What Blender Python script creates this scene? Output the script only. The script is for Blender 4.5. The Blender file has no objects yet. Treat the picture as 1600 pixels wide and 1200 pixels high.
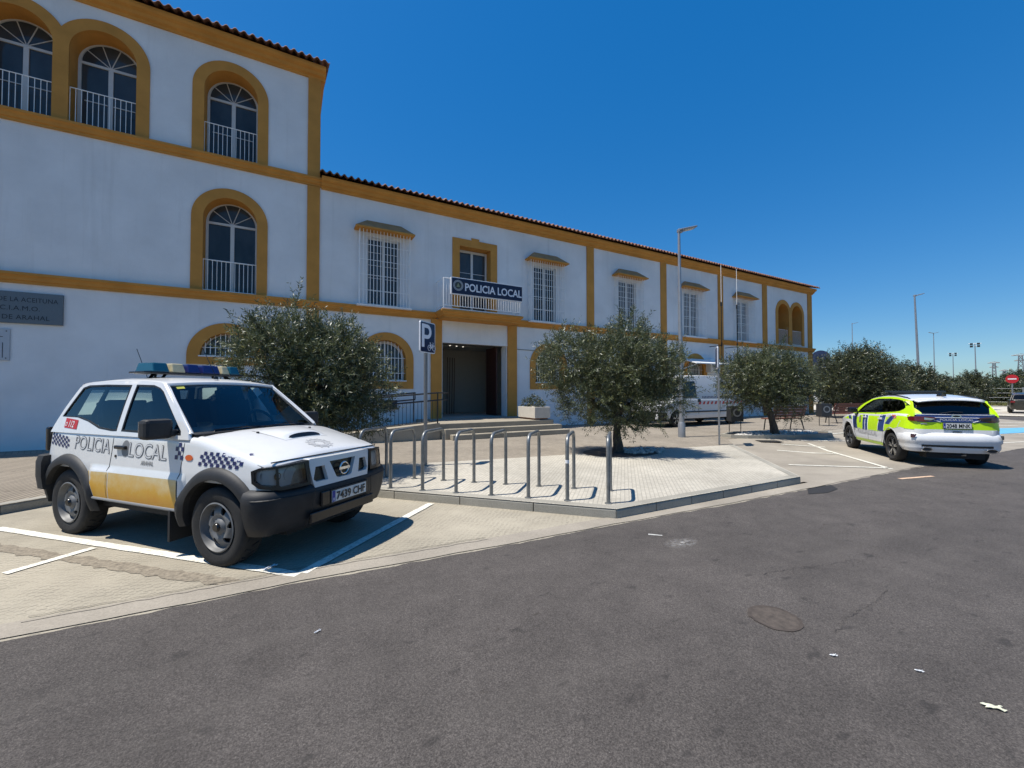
import bpy, bmesh, math, random
import numpy as np
from mathutils import Vector, Matrix
from mathutils.geometry import delaunay_2d_cdt
random.seed(7); rng = np.random.default_rng(7)
S = bpy.context.scene
# ---------------- camera ----------------
def cam_axes(yaw, pitch, roll):
    f = Vector((math.sin(yaw)*math.cos(pitch), math.cos(yaw)*math.cos(pitch), math.sin(pitch)))
    r = Vector((math.cos(yaw), -math.sin(yaw), 0)); u = r.cross(f)
    c, s = math.cos(roll), math.sin(roll)
    return c*r+s*u, -s*r+c*u, f
r_, u_, f_ = cam_axes(0.5012978, 0.0218563, -0.0012707)
cd = bpy.data.cameras.new('camera'); cam = bpy.data.objects.new('camera', cd); S.collection.objects.link(cam)
M = Matrix.Identity(4)
for i in range(3): M[i][0] = r_[i]; M[i][1] = u_[i]; M[i][2] = -f_[i]
M[0][3], M[1][3], M[2][3] = 0, 0, 1.57
cam.matrix_world = M
cd.sensor_width = 36; cd.lens = 641.3*36/1600; cd.clip_start = 0.05; cd.clip_end = 8000
S.camera = cam
# ---------------- world, sun, exposure ----------------
SUN = Vector((-.43, .09, 1.0)).normalized()
w = bpy.data.worlds.new('World'); S.world = w; w.use_nodes = True
nt = w.node_tree; bg = nt.nodes['Background']
sky = nt.nodes.new('ShaderNodeTexSky'); sky.sky_type = 'NISHITA'; sky.sun_disc = False
sky.sun_elevation = math.asin(SUN.z); sky.sun_rotation = math.atan2(SUN.x, SUN.y)
sky.altitude = 0; sky.air_density = 1.0; sky.dust_density = 0.3; sky.ozone_density = 3.5
hs = nt.nodes.new('ShaderNodeHueSaturation'); hs.inputs['Saturation'].default_value = 1.98; hs.inputs['Value'].default_value = 1.28
gm = nt.nodes.new('ShaderNodeGamma'); gm.inputs[1].default_value = .55; nt.links.new(sky.outputs[0], gm.inputs[0]); nt.links.new(gm.outputs[0], hs.inputs['Color']); mx = nt.nodes.new('ShaderNodeMix'); mx.data_type = 'RGBA'; mx.blend_type = 'MULTIPLY'; mx.inputs[0].default_value = 1; mx.inputs[7].default_value = (.74, .97, 1.18, 1)
nt.links.new(hs.outputs[0], mx.inputs[6]); nt.links.new(mx.outputs[2], bg.inputs[0]); bg.inputs[1].default_value = 0.14
ld = bpy.data.lights.new('sun', 'SUN'); ld.energy = 5.0; ld.angle = math.radians(.53); ld.color = (1, .955, .88)
sun = bpy.data.objects.new('sun', ld); S.collection.objects.link(sun)
sun.rotation_euler = SUN.to_track_quat('Z', 'Y').to_euler(); sun.location = (0, 0, 30)
S.view_settings.view_transform = 'Standard'; S.view_settings.look = 'None'
S.view_settings.exposure = 0.34; S.view_settings.gamma = 1
# ---------------- naming helpers ----------------
C = S.collection
def tag(o, label=None, cat=None, group=None, kind=None):
    if label: o['label'] = label
    if cat: o['category'] = cat
    if group: o['group'] = group
    if kind: o['kind'] = kind
    return o
def thing(name, label, cat, loc=(0, 0, 0), rz=0, group=None, sc=1):
    o = bpy.data.objects.new(name, None); C.objects.link(o); o.empty_display_size = .2
    o.location = loc; o.rotation_euler = (0, 0, rz); o.scale = (sc, sc, sc) if not hasattr(sc, '__len__') else sc
    return tag(o, label, cat, group)
def copy_tree(o, parent=None):
    c = o.copy(); C.objects.link(c); c.parent = parent
    for ch in list(o.children): copy_tree(ch, c)
    return c
# ---------------- materials ----------------
def lin(c):
    return tuple((v/12.92 if v <= .04045 else ((v+.055)/1.055)**2.4) for v in c)
def hexc(h): return lin(tuple(int(h[i:i+2], 16)/255 for i in (0, 2, 4)))
def new_mat(name):
    m = bpy.data.materials.new(name); m.use_nodes = True
    return m, m.node_tree, m.node_tree.nodes['Principled BSDF']
class NT:
    """tiny node helper"""
    def __init__(s, nt): s.nt = nt
    def n(s, t, **k):
        o = s.nt.nodes.new(t)
        for a, b in k.items():
            if a.startswith('i_'):
                key = a[2:]; key = int(key) if key.isdigit() else key
                o.inputs[key].default_value = b
            else: setattr(o, a, b)
        return o
    def l(s, a, b): s.nt.links.new(a, b)
    def co(s, scale=(1, 1, 1), rot=(0, 0, 0)):
        g = s.n('ShaderNodeNewGeometry'); m = s.n('ShaderNodeMapping'); s.l(g.outputs['Position'], m.inputs[0])
        m.inputs['Scale'].default_value = scale; m.inputs['Rotation'].default_value = rot
        return m.outputs[0]
    def noise(s, co, scale, detail=4, rough=.6, dist=0):
        o = s.n('ShaderNodeTexNoise'); s.l(co, o.inputs['Vector']); o.inputs['Scale'].default_value = scale
        o.inputs['Detail'].default_value = detail; o.inputs['Roughness'].default_value = rough; o.inputs['Distortion'].default_value = dist
        return o.outputs[0]
    def ramp(s, v, stops, interp='LINEAR'):
        o = s.n('ShaderNodeValToRGB'); s.l(v, o.inputs[0]); e = o.color_ramp; e.interpolation = interp
        while len(e.elements) < len(stops): e.elements.new(.5)
        for el, (p, c) in zip(e.elements, stops):
            el.position = p; el.color = (c, c, c, 1) if not hasattr(c, '__len__') else (*c[:3], 1)
        return o.outputs[0]
    def mix(s, a, b, f, mode='MIX'):
        o = s.n('ShaderNodeMix', data_type='RGBA', blend_type=mode)
        for sock, v in ((o.inputs[0], f), (o.inputs[6], a), (o.inputs[7], b)):
            if hasattr(v, 'is_output'): s.l(v, sock)
            else: sock.default_value = v if not hasattr(v, '__len__') else (*v[:3], 1)
        return o.outputs[2]
    def math(s, op, a, b=0, c=0):
        o = s.n('ShaderNodeMath', operation=op)
        for sock, v in zip(o.inputs, (a, b, c)):
            if hasattr(v, 'is_output'): s.l(v, sock)
            else: sock.default_value = v
        return o.outputs[0]
    def bump(s, h, b, strength=.3, dist=.01):
        o = s.n('ShaderNodeBump'); s.l(h, o.inputs['Height']); o.inputs['Strength'].default_value = strength
        o.inputs['Distance'].default_value = dist; s.l(o.outputs[0], b.inputs['Normal'])
def mat(name, col, rough=.6, metal=0, var=.12, nscale=6, bump=0, bscale=60, spec=.5, coat=0, emit=None, dirt=None):
    m, nt, b = new_mat(name); k = NT(nt)
    if isinstance(col, str): col = hexc(col)
    co = k.co()
    if var:
        f = k.noise(co, nscale, 5)
        lo = tuple(c*(1-var) for c in col); hi = tuple(min(1, c*(1+var*.8)) for c in col)
        out = k.ramp(f, [(.3, lo), (.7, hi)])
        if dirt:
            f2 = k.noise(co, dirt[1], 6, .7); out = k.mix(out, dirt[0], k.ramp(f2, [(dirt[2], 0), (dirt[2]+.18, dirt[3])]))
        k.l(out, b.inputs['Base Color'])
    else: b.inputs['Base Color'].default_value = (*col, 1)
    b.inputs['Roughness'].default_value = rough; b.inputs['Metallic'].default_value = metal
    b.inputs['Specular IOR Level'].default_value = spec; b.inputs['Coat Weight'].default_value = coat
    b.inputs['Coat Roughness'].default_value = .06
    if bump: k.bump(k.noise(co, bscale, 4), b, bump, .01)
    if emit: b.inputs['Emission Color'].default_value = (*emit[0], 1); b.inputs['Emission Strength'].default_value = emit[1]
    return m
# ---------------- mesh builder ----------------
class MB:
    def __init__(s): s.v = []; s.f = []; s.m = []
    def add(s, vs, fs, mi=0):
        o = len(s.v); s.v += [tuple(p) for p in vs]; s.f += [tuple(i+o for i in f) for f in fs]; s.m += [mi]*len(fs); return s
    def box(s, x0, y0, z0, x1, y1, z1, mi=0):
        v = [(x0, y0, z0), (x1, y0, z0), (x1, y1, z0), (x0, y1, z0), (x0, y0, z1), (x1, y0, z1), (x1, y1, z1), (x0, y1, z1)]
        return s.add(v, [(0, 3, 2, 1), (4, 5, 6, 7), (0, 1, 5, 4), (1, 2, 6, 5), (2, 3, 7, 6), (3, 0, 4, 7)], mi)
    def cbox(s, c, d, mi=0, R=None):
        x, y, z = (k/2 for k in d); v = [Vector(p) for p in [(-x, -y, -z), (x, -y, -z), (x, y, -z), (-x, y, -z), (-x, -y, z), (x, -y, z), (x, y, z), (-x, y, z)]]
        if R: v = [R @ p for p in v]
        return s.add([p+Vector(c) for p in v], [(0, 3, 2, 1), (4, 5, 6, 7), (0, 1, 5, 4), (1, 2, 6, 5), (2, 3, 7, 6), (3, 0, 4, 7)], mi)
    def tube(s, pts, r, n=8, mi=0, cap=True, closed=False):
        pts = [Vector(p) for p in pts]; N = len(pts); rs = r if hasattr(r, '__len__') else [r]*N
        vs = []; up = None
        for i in range(N):
            a = pts[i-1] if (i or closed) else pts[i]; b = pts[(i+1) % N] if (i < N-1 or closed) else pts[i]
            t = (b-a).normalized()
            if up is None: up = Vector((0, 0, 1)) if abs(t.z) < .9 else Vector((1, 0, 0))
            x = t.cross(up).normalized(); y = x.cross(t).normalized(); up = y
            vs += [pts[i]+(x*math.cos(q)+y*math.sin(q))*rs[i] for q in [2*math.pi*j/n for j in range(n)]]
        fs = []
        for i in range(N if closed else N-1):
            for j in range(n):
                fs.append((i*n+j, i*n+(j+1) % n, ((i+1) % N)*n+(j+1) % n, ((i+1) % N)*n+j))
        if cap and not closed: fs += [tuple(range(n))[::-1], tuple((N-1)*n+j for j in range(n))]
        return s.add(vs, fs, mi)
    def lathe(s, prof, n=32, mi=0, axis='y', c=(0, 0, 0)):
        """prof: (radius, along) list"""
        vs = []
        for i in range(n):
            q = 2*math.pi*i/n
            for r, a in prof:
                if axis == 'y': vs.append((c[0]+r*math.cos(q), c[1]+a, c[2]+r*math.sin(q)))
                elif axis == 'x': vs.append((c[0]+a, c[1]+r*math.cos(q), c[2]+r*math.sin(q)))
                else: vs.append((c[0]+r*math.cos(q), c[1]+r*math.sin(q), c[2]+a))
        k = len(prof); fs = []
        for i in range(n):
            for j in range(k-1): fs.append((i*k+j, ((i+1) % n)*k+j, ((i+1) % n)*k+j+1, i*k+j+1))
        return s.add(vs, fs, mi)
    def prism(s, poly, fn0, fn1, mi=0):
        """poly: 2d outline, fn0/fn1 map (u,v) to the two end caps"""
        n = len(poly); v = [fn0(*p) for p in poly]+[fn1(*p) for p in poly]
        return s.add(v, [tuple(range(n))[::-1], tuple(range(n, 2*n))]+[(i, (i+1) % n, n+(i+1) % n, n+i) for i in range(n)], mi)
    def grid(s, fn, nu, nv, mi=0):
        v = [fn(i/nu, j/nv) for j in range(nv+1) for i in range(nu+1)]
        return s.add(v, [(j*(nu+1)+i, j*(nu+1)+i+1, (j+1)*(nu+1)+i+1, (j+1)*(nu+1)+i) for j in range(nv) for i in range(nu)], mi)
    def build(s, name, mats, parent=None, loc=None, smooth=False, bevel=0, sharp=40, rot=None):
        me = bpy.data.meshes.new(name); me.from_pydata([tuple(map(float, p)) for p in s.v], [], s.f)
        if not isinstance(mats, (list, tuple)): mats = [mats]
        for m in mats: me.materials.append(m)
        if len(mats) > 1: me.polygons.foreach_set('material_index', s.m)
        bm = bmesh.new(); bm.from_mesh(me); bmesh.ops.recalc_face_normals(bm, faces=bm.faces)
        if smooth:
            for f in bm.faces: f.smooth = True
            for e in bm.edges:
                if len(e.link_faces) == 2 and e.calc_face_angle(0) > math.radians(sharp): e.smooth = False
        bm.to_mesh(me); bm.free(); me.validate()
        o = bpy.data.objects.new(name, me); C.objects.link(o)
        if parent: o.parent = parent
        if loc: o.location = loc
        if rot: o.rotation_euler = rot
        if bevel:
            bv = o.modifiers.new('bevel', 'BEVEL'); bv.width = bevel; bv.segments = 2; bv.limit_method = 'ANGLE'; bv.angle_limit = math.radians(50)
        return o
# triangulated sheet with holes and interior points
def pip(P, poly):
    x, y = P[:, 0], P[:, 1]; ins = np.zeros(len(P), bool); n = len(poly)
    for i in range(n):
        x0, y0 = poly[i]; x1, y1 = poly[(i+1) % n]
        c = ((y0 > y) != (y1 > y))
        with np.errstate(divide='ignore', invalid='ignore'): xi = (x1-x0)*(y-y0)/(y1-y0)+x0
        ins ^= c & (x < xi)
    return ins
def dens(poly, step):
    out = []
    for i, a in enumerate(poly):
        b = poly[(i+1) % len(poly)]; L = math.dist(a, b); k = max(1, int(math.ceil(L/step)))
        out += [(a[0]+(b[0]-a[0])*j/k, a[1]+(b[1]-a[1])*j/k) for j in range(k)]
    return out
def sheet2d(loops, step=None):
    if step: loops = [dens(l, step) for l in loops]
    vs = []; es = []
    for l in loops:
        o = len(vs); vs += l; es += [(o+i, o+(i+1) % len(l)) for i in range(len(l))]
    if step:
        A = np.array(loops[0]); x0, y0 = A.min(0); x1, y1 = A.max(0)
        gx, gy = np.meshgrid(np.arange(x0+step*.5, x1, step), np.arange(y0+step*.5, y1, step)); g = np.stack([gx.ravel(), gy.ravel()], 1)
        if len(g):
            ins = np.zeros(len(g), bool)
            for l in loops: ins ^= pip(g, l)
            g = g[ins]; B = np.array(vs)
            if len(g):
                dmin = np.array([np.min(np.hypot(B[:, 0]-p[0], B[:, 1]-p[1])) for p in g]); vs = vs+[tuple(p) for p in g[dmin > step*.4]]
    r = delaunay_2d_cdt([Vector(p) for p in vs], es, [], 0, 1e-6)
    V = np.array([(p.x, p.y) for p in r[0]]); T = [tuple(t) for t in r[2]]
    c = np.array([V[list(t)].mean(0) for t in T]); ins = np.zeros(len(T), bool)
    for l in loops: ins ^= pip(c, l)
    return V, [t for t, k in zip(T, ins) if k]
def sheet(mb, loops, f0, f1=None, step=None, mi=0):
    """sheet mapped by f0(u,v); with f1 a closed slab between f0 and f1"""
    V, T = sheet2d(loops, step); n = len(V)
    if f1 is None: return mb.add([f0(*p) for p in V], T, mi)
    fs = list(T)+[tuple(i+n for i in t[::-1]) for t in T]; ed = {}
    for t in T:
        for a, b in ((t[0], t[1]), (t[1], t[2]), (t[2], t[0])): ed[(a, b)] = 1
    for (a, b) in ed:
        if (b, a) not in ed: fs.append((a, b, b+n, a+n))
    return mb.add([f0(*p) for p in V]+[f1(*p) for p in V], fs, mi)
_tc = {}
def text2d(txt, size=1, bold=0, spacing=1, wscale=1, align='LEFT'):
    key = (txt, size, bold, spacing, wscale, align)
    if key in _tc: return _tc[key]
    cu = bpy.data.curves.new('lettering', 'FONT'); cu.body = txt; cu.size = size; cu.offset = bold; cu.space_character = spacing
    cu.align_x = align; cu.resolution_u = 3; cu.fill_mode = 'FRONT'
    ob = bpy.data.objects.new('lettering', cu); C.objects.link(ob)
    dg = bpy.context.evaluated_depsgraph_get(); dg.update(); me = bpy.data.meshes.new_from_object(ob.evaluated_get(dg))
    V = np.array([(v.co.x*wscale, v.co.y) for v in me.vertices]); F = [tuple(p.vertices) for p in me.polygons]
    bpy.data.objects.remove(ob); bpy.data.curves.remove(cu); bpy.data.meshes.remove(me)
    _tc[key] = (V, F); return V, F
def text(mb, txt, size, fn, mi=0, **k):
    V, F = text2d(txt, size, **k); return mb.add([fn(u, v) for u, v in V], F, mi)
def arc(cx, cz, r, a0, a1, n):
    return [(cx+r*math.cos(math.radians(a0+(a1-a0)*i/n)), cz+r*math.sin(math.radians(a0+(a1-a0)*i/n))) for i in range(n+1)]
# ================= SETTING =================
def m_asphalt():
    m, nt, b = new_mat('asphalt'); k = NT(nt); co = k.co()
    big = k.noise(co, .35, 5, .6); med = k.noise(co, 3.0, 6, .65); fine = k.noise(co, 130, 3, .8); grit = k.noise(co, 330, 2, .8)
    c = k.ramp(fine, [(.32, (.032, .027, .024)), (.5, (.083, .0725, .065)), (.70, (.175, .153, .136))])
    c = k.mix(c, k.ramp(big, [(.3, .78), (.7, 1.22)]), 1, 'MULTIPLY')
    c = k.mix(c, k.ramp(med, [(.3, .82), (.7, 1.14)]), 1, 'MULTIPLY')
    st = k.noise(k.co((1.6, 3, 1)), 2.6, 3, .5)
    c = k.mix(c, (.030, .027, .025), k.ramp(st, [(.64, 0), (.71, .55)]))
    c = k.mix(c, (.030, .022, .014), k.ramp(k.noise(k.co((1, 2.2, 1), (0, 0, .3)), 5.5, 4, .6), [(.67, 0), (.76, .5)]))
    c = k.mix(c, (.135, .12, .105), k.ramp(k.noise(k.co((.25, 1.4, 1)), 1.1, 4, .6), [(.5, 0), (.75, .30)]))
    c = k.mix(c, (.30, .29, .27), k.ramp(k.noise(co, 34, 2, .5), [(.785, 0), (.80, .8)]))
    c = k.mix(c, (.20, .185, .17), k.ramp(k.noise(co, .9, 8, .8), [(.62, 0), (.75, .25)]))
    k.l(c, b.inputs['Base Color']); b.inputs['Roughness'].default_value = .82; b.inputs['Specular IOR Level'].default_value = .3
    h = k.math('ADD', fine, k.math('MULTIPLY', grit, .5)); k.bump(h, b, .75, .008); return m
def m_concrete(name, base, dots=True, ang=-45, cracks=True):
    m, nt, b = new_mat(name); k = NT(nt); co = k.co()
    base = hexc(base)
    big = k.noise(co, .7, 6, .65); fine = k.noise(co, 70, 4, .7)
    c = k.ramp(fine, [(.25, tuple(x*.72 for x in base)), (.6, base), (.8, tuple(min(1, x*1.15) for x in base))])
    c = k.mix(c, k.ramp(big, [(.3, (.74, .73, .71)), (.68, (1.12, 1.11, 1.08))]), 1, 'MULTIPLY')
    c = k.mix(c, tuple(x*.45 for x in base), k.ramp(k.noise(co, 2.2, 8, .75), [(.62, 0), (.8, .55)]))
    h = fine
    if dots:
        cr = k.co((1, 1, 1), (0, 0, math.radians(-ang)))
        nz = k.n('ShaderNodeTexNoise', i_Scale=7.0, i_Detail=3.0); k.l(cr, nz.inputs['Vector'])
        va = k.n('ShaderNodeVectorMath', operation='MULTIPLY_ADD'); k.l(nz.outputs[1], va.inputs[0]); va.inputs[1].default_value = (.12, .075, 0); k.l(cr, va.inputs[2])
        sp = k.n('ShaderNodeSeparateXYZ'); k.l(va.outputs[0], sp.inputs[0])
        yy = k.math('DIVIDE', sp.outputs[1], .034); row = k.math('FLOOR', yy); xx = k.math('ADD', k.math('DIVIDE', sp.outputs[0], .10), k.math('MULTIPLY', row, .5))
        sx = k.ramp(k.math('FRACT', xx), [(0, 0), (.08, 1), (.48, 1), (.58, 0)]); sy = k.ramp(k.math('FRACT', yy), [(0, 0), (.12, 1), (.24, 1), (.40, 0)])
        d = k.math('MULTIPLY', k.math('MULTIPLY', sx, sy), k.ramp(k.noise(co, 2.6, 5, .7), [(.36, .0), (.56, 1)]))
        c = k.mix(c, tuple(x*.40 for x in base), k.math('MULTIPLY', d, .8)); h = k.math('SUBTRACT', fine, d)
    if cracks:
        vo = k.n('ShaderNodeTexVoronoi', feature='DISTANCE_TO_EDGE'); vo.inputs['Scale'].default_value = .55
        k.l(k.mix(co, k.n('ShaderNodeTexNoise', i_Scale=2.0, i_Detail=6.0).outputs[1], .12), vo.inputs['Vector'])
        cr2 = k.ramp(vo.outputs['Distance'], [(.0, 1), (.006, 0)]); c = k.mix(c, tuple(x*.3 for x in base), k.math('MULTIPLY', cr2, .7))
    k.l(c, b.inputs['Base Color']); b.inputs['Roughness'].default_value = .88; b.inputs['Specular IOR Level'].default_value = .25
    k.bump(h, b, .5, .008); return m
def m_tiles(name, base, w, h, ang, joint=.5, off=.5, mort=.006, strength=.5):
    m, nt, b = new_mat(name); k = NT(nt); co = k.co(); base = hexc(base)
    cr = k.co((1, 1, 1), (0, 0, math.radians(-ang)))
    br = k.n('ShaderNodeTexBrick', i_Scale=1.0); br.offset = off; k.l(cr, br.inputs['Vector'])
    br.inputs['Brick Width'].default_value = w; br.inputs['Row Height'].default_value = h; br.inputs['Mortar Size'].default_value = mort
    br.inputs['Mortar Smooth'].default_value = .5; br.inputs['Color1'].default_value = (*[x*.9 for x in base], 1); br.inputs['Color2'].default_value = (*[min(1, x*1.08) for x in base], 1)
    br.inputs['Mortar'].default_value = (*[x*joint for x in base], 1)
    c = br.outputs['Color']
    c = k.mix(c, k.ramp(k.noise(co, .6, 7, .7), [(.3, (.76, .75, .73)), (.68, (1.1, 1.09, 1.07))]), 1, 'MULTIPLY')
    c = k.mix(c, k.ramp(k.noise(co, 60, 3, .7), [(.3, .86), (.7, 1.1)]), 1, 'MULTIPLY')
    c = k.mix(c, tuple(x*.42 for x in base), k.ramp(k.noise(co, 3.4, 8, .8), [(.66, 0), (.85, .6)]))
    k.l(c, b.inputs['Base Color']); b.inputs['Roughness'].default_value = .85; b.inputs['Specular IOR Level'].default_value = .25
    k.bump(k.math('SUBTRACT', k.noise(co, 90, 3), br.outputs['Fac']), b, strength, .006); return m
ASPH = m_asphalt()
CONC = m_concrete('pressed_concrete', 'a8a090', cracks=False, ang=12)
CONC2 = m_concrete('smooth_concrete', '9e968a', dots=False, cracks=False)
TILE_L = m_tiles('light_paving_tiles', 'bbb5a8', .058, .058, -44, .74, 0, .007)
TILE_T = m_tiles('tan_paving_tiles', '958c7f', .10, .10, 20, .66, .0, .010)
TILE_D = m_tiles('ribbed_paving', '93897b', 4.0, .085, 78, .38, .5, .015, .9)
KERB = m_concrete('kerb_concrete', 'a09c92', dots=False, cracks=False)
PAINT = mat('white_road_paint', 'dcd8ca', .8, var=.15, nscale=18, dirt=(hexc('8d8474'), 30, .5, .8))
BLUE = mat('blue_road_paint', '62a3c4', .8, var=.2)
def m_ground():
    m, nt, b = new_mat('dry_grassland'); k = NT(nt); co = k.co()
    c = k.ramp(k.noise(co, .09, 8, .7), [(.3, (.09, .085, .035)), (.5, (.18, .145, .07)), (.7, (.27, .20, .11))])
    c = k.mix(c, k.ramp(k.noise(co, 3, 6, .8), [(.3, .6), (.7, 1.3)]), 1, 'MULTIPLY')
    k.l(c, b.inputs['Base Color']); b.inputs['Roughness'].default_value = .95; k.bump(k.noise(co, 6, 6), b, .8, .1); return m
GRND = m_ground()
def flat(name, loops, z, m, step=None, parent=None, zf=None):
    mb = MB(); sheet(mb, loops, lambda x, y: (x, y, z if zf is None else zf(x, y)), step=step)
    o = mb.build(name, m, parent)
    for p in o.data.polygons:
        if p.normal.z < 0: p.flip()
    return tag(o, kind='structure')
# terrain
mb = MB()
def terr(u, v):
    a = u*2*math.pi; r = 6*(600**v); x, y = 12+r*math.cos(a), r*math.sin(a)
    z = -.06
    if r > 260: z = -.06+min(1, (r-260)/1200)*(10+9*math.sin(a*5)+5*math.sin(a*13+1))
    return (x, y, z)
mb.grid(terr, 128, 60); mb.add([(12, 0, -.06)]+[(12+6*math.cos(i*math.pi/16), 6*math.sin(i*math.pi/16), -.06) for i in range(32)], [(0, 1+i, 1+(i+1) % 32) for i in range(32)])
tag(mb.build('ground', GRND, smooth=True), kind='structure')
# asphalt road with its irregular edge, and the cross street on the right
edge = [(-30, 4.0), (-12, 3.98), (-3, 3.9), (-1.577, 3.864), (-.604, 3.85), (.117, 3.85), (1.9, 3.76), (3.465, 3.71), (5.4, 3.62), (7.316, 3.56), (9.6, 3.53), (11.9, 3.47), (18.2, 3.25), (25, 3.05), (34.5, 2.9)]
def jag(pts, step=.12, amp=.018):
    out = []
    for a, b in zip(pts[:-1], pts[1:]):
        n = max(1, int(math.dist(a, b)/step)); n = min(n, 150)
        for j in range(n): out.append((a[0]+(b[0]-a[0])*j/n, a[1]+(b[1]-a[1])*j/n+random.uniform(-amp, amp)))
    return out+[pts[-1]]
ej = jag(edge)
road = [(-30, -16), (140, -16), (140, 2.2), (41, 2.5), (41, 60), (34.9, 60), (34.5, 2.9)]+ej[::-1][1:]
flat('road', [road], .004, ASPH)
# concrete parking bays (left) and apron (right)
def apz(x, y):
    return 0 if x < 9 else .112*max(0, min(1, (y-5.6)/1.9))
flat('parking_bay', [[(-30, 3.2), (-1.5, 3.2), (3.6, 3.2), (8.0, 3.2), (8.0, 3.9), (3.66, 3.98), (-1.5, 9.5), (-12, 1.5+9), (-30, 9)]], 0, CONC)
flat('parking_apron', [[(7.5, 2.7), (34.8, 2.6), (34.8, 14.8), (15.2, 14.8), (7.4, 3.9)]], 0, CONC2, step=.8, zf=lambda x, y: .0+apz(x, y))
# worn concrete gutter along the road edge
gut = [(x, y+.03) for x, y in edge if x < 12]
flat('gutter', [jag(gut, .2, .01)+[(x, y+.24) for x, y in gut[::-1]]], .0075, CONC2)
# the raised pavement in front of the building
PZ = .12
k0 = (-30, -14.6); KL = (-1.52, 9.33); KC = (3.605, 3.883); KR = (7.772, 3.841); KE = (10.9, 7.07)
lk = (-12.0, .52)
inner = [(-12.2, 15.2), (33.0, 15.2), (33.0, 8.2), (13, 8.2), KE, KR, KC, KL, (-3.247, 7.879), lk]
plz = [(-12.0, .52), (-3.247, 7.879), KL, KC, KR, KE, (12.1, 8.05), (33.0, 8.2), (33.0, 15.3), (-30, 15.3), (-30, .5)]
light = [KL, KC, KR, KE, (7.5, 7.6), (3.9, 8.1), (1.2, 8.6)]
flat('pavement', [plz], PZ, TILE_T)
flat('walkway', [[(-12, .52), (-3.247, 7.879), KL, (-2.0, 14.3), (-30, 14.3), (-30, .5)]], PZ+.004, TILE_D)
flat('plaza', [light], PZ+.0045, TILE_L)
# kerb stones
def kerb(name, a, b, out=.0, w=.15, n=None, ztop=PZ+.008, skip_last=False):
    a, b = Vector((*a, 0)), Vector((*b, 0)); d = (b-a); L = d.length; d.normalize(); nrm = Vector((-d.y, d.x, 0))
    n = n or max(1, round(L/1.0)); mb = MB()
    for i in range(n):
        s0, s1 = L*i/n+.007, L*(i+1)/n-.007; dz = random.uniform(-.002, .002)
        c = .028
        prof = [(0, -.05), (0, ztop-c), (c*.5, ztop-c*.2+dz), (c, ztop+dz), (w, ztop+dz), (w, -.05)]
        mb.prism(prof, lambda p, q: tuple(a+d*s0+nrm*p+Vector((0, 0, q))), lambda p, q: tuple(a+d*s1+nrm*p+Vector((0, 0, q))))
    return mb
KO = MB()
for a, b, n in ((KL, KC, None), (KC, KR, 6), (KR, KE, None), ((-3.247, 7.879), KL, None), (lk, (-3.247, 7.879), None)):
    m2 = kerb('kerb', a, b, n=n); KO.add(m2.v, m2.f)
ko = KO.build('kerb', KERB); tag(ko, kind='structure')
# road markings
def line(mb, a, b, w=.10, z=.0085, wear=.004, zf=None):
    a, b = Vector(a), Vector(b); d = (b-a).normalized(); n = Vector((-d.y, d.x)); L = (b-a).length; k = max(2, int(L/.12))
    L1 = [a+d*(L*i/k)+n*(w/2+random.uniform(-wear, wear)) for i in range(k+1)]; L2 = [a+d*(L*i/k)-n*(w/2+random.uniform(-wear, wear)) for i in range(k+1)]
    zz = lambda p: z+(zf(p.x, p.y) if zf else 0)
    mb.add([(p.x, p.y, zz(p)) for p in L1+L2], [(i, i+1, k+2+i, k+1+i) for i in range(k)])
# rough broken strip of concrete beside the bay line, seams along the gutter
ROUGH = mat('broken_concrete', '857b6b', .95, var=.4, nscale=22, bump=1.0, bscale=40)
st_ = []
for i in range(46):
    t = i/45*.86; x, y = -3.1+3.4*t, 7.05-3.28*t; st_.append((x, y))
flat('rough_strip', [[(x-.115+random.uniform(-.02, .02), y-.115+random.uniform(-.02, .02)) for x, y in st_]+[(x-.20+random.uniform(-.035, .02), y-.20+random.uniform(-.035, .02)) for x, y in st_[::-1]]], .0045, ROUGH)
for k_, (yo, a_) in enumerate(((.235, .006), (.31, .005))):
    pts = jag([(x, y+yo) for x, y in edge if -3 < x < 3.4], .07, .012); flat('seam', [pts+[(x, y+a_+random.uniform(0, .004)) for x, y in pts[::-1]]], .0092, mat('seam_dirt', (.09, .078, .062), .95))
mb = MB()
line(mb, (-2.95, 7.10), (.10, 4.02), .10)
line(mb, (-1.70, 5.72), (-2.14, 5.28), .09); 
line(mb, (.13, 4.04), (1.80, 5.68), .10, .0100)
line(mb, (-2.95, 7.1), (-5.2, 5.0), .0001)
tag(mb.build('bay_marking', PAINT), kind='structure')
mb = MB()
for a, b in (((13.6, 6.5), (10.84, 3.66)), ((12.6, 6.72), (13.35, 5.95)), ((11.4, 6.2), (12.3, 5.25)), ((9.55, 4.95), (10.95, 3.72)), ((14.0, 6.9), (15.6, 6.2)), ((17.5, 4.4), (21.4, 3.35)), ((19.6, 5.9), (26.5, 3.6)), ((22.9, 6.4), (29.6, 4.0)), ((25.5, 7.2), (33.5, 4.4)), ((29.5, 6.9), (34.3, 5.6)), ((16.2, 7.4), (22, 7.0))):
    line(mb, a, b, .085, .010, zf=apz)
tag(mb.build('parking_marking', PAINT), kind='structure')
flat('blue_bay', [[(20.6, 5.25), (29.0, 3.75), (31.5, 4.3), (24.5, 6.2)]], .012, BLUE, step=.7, zf=lambda x, y: .011+apz(x, y))
mb = MB(); line(mb, (9.75, 3.18), (10.6, 2.98), .07, .008); tag(mb.build('edge_marking', mat('worn_pink_paint', 'c9a98c', .85, var=.2, nscale=20)), kind='structure')
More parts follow.
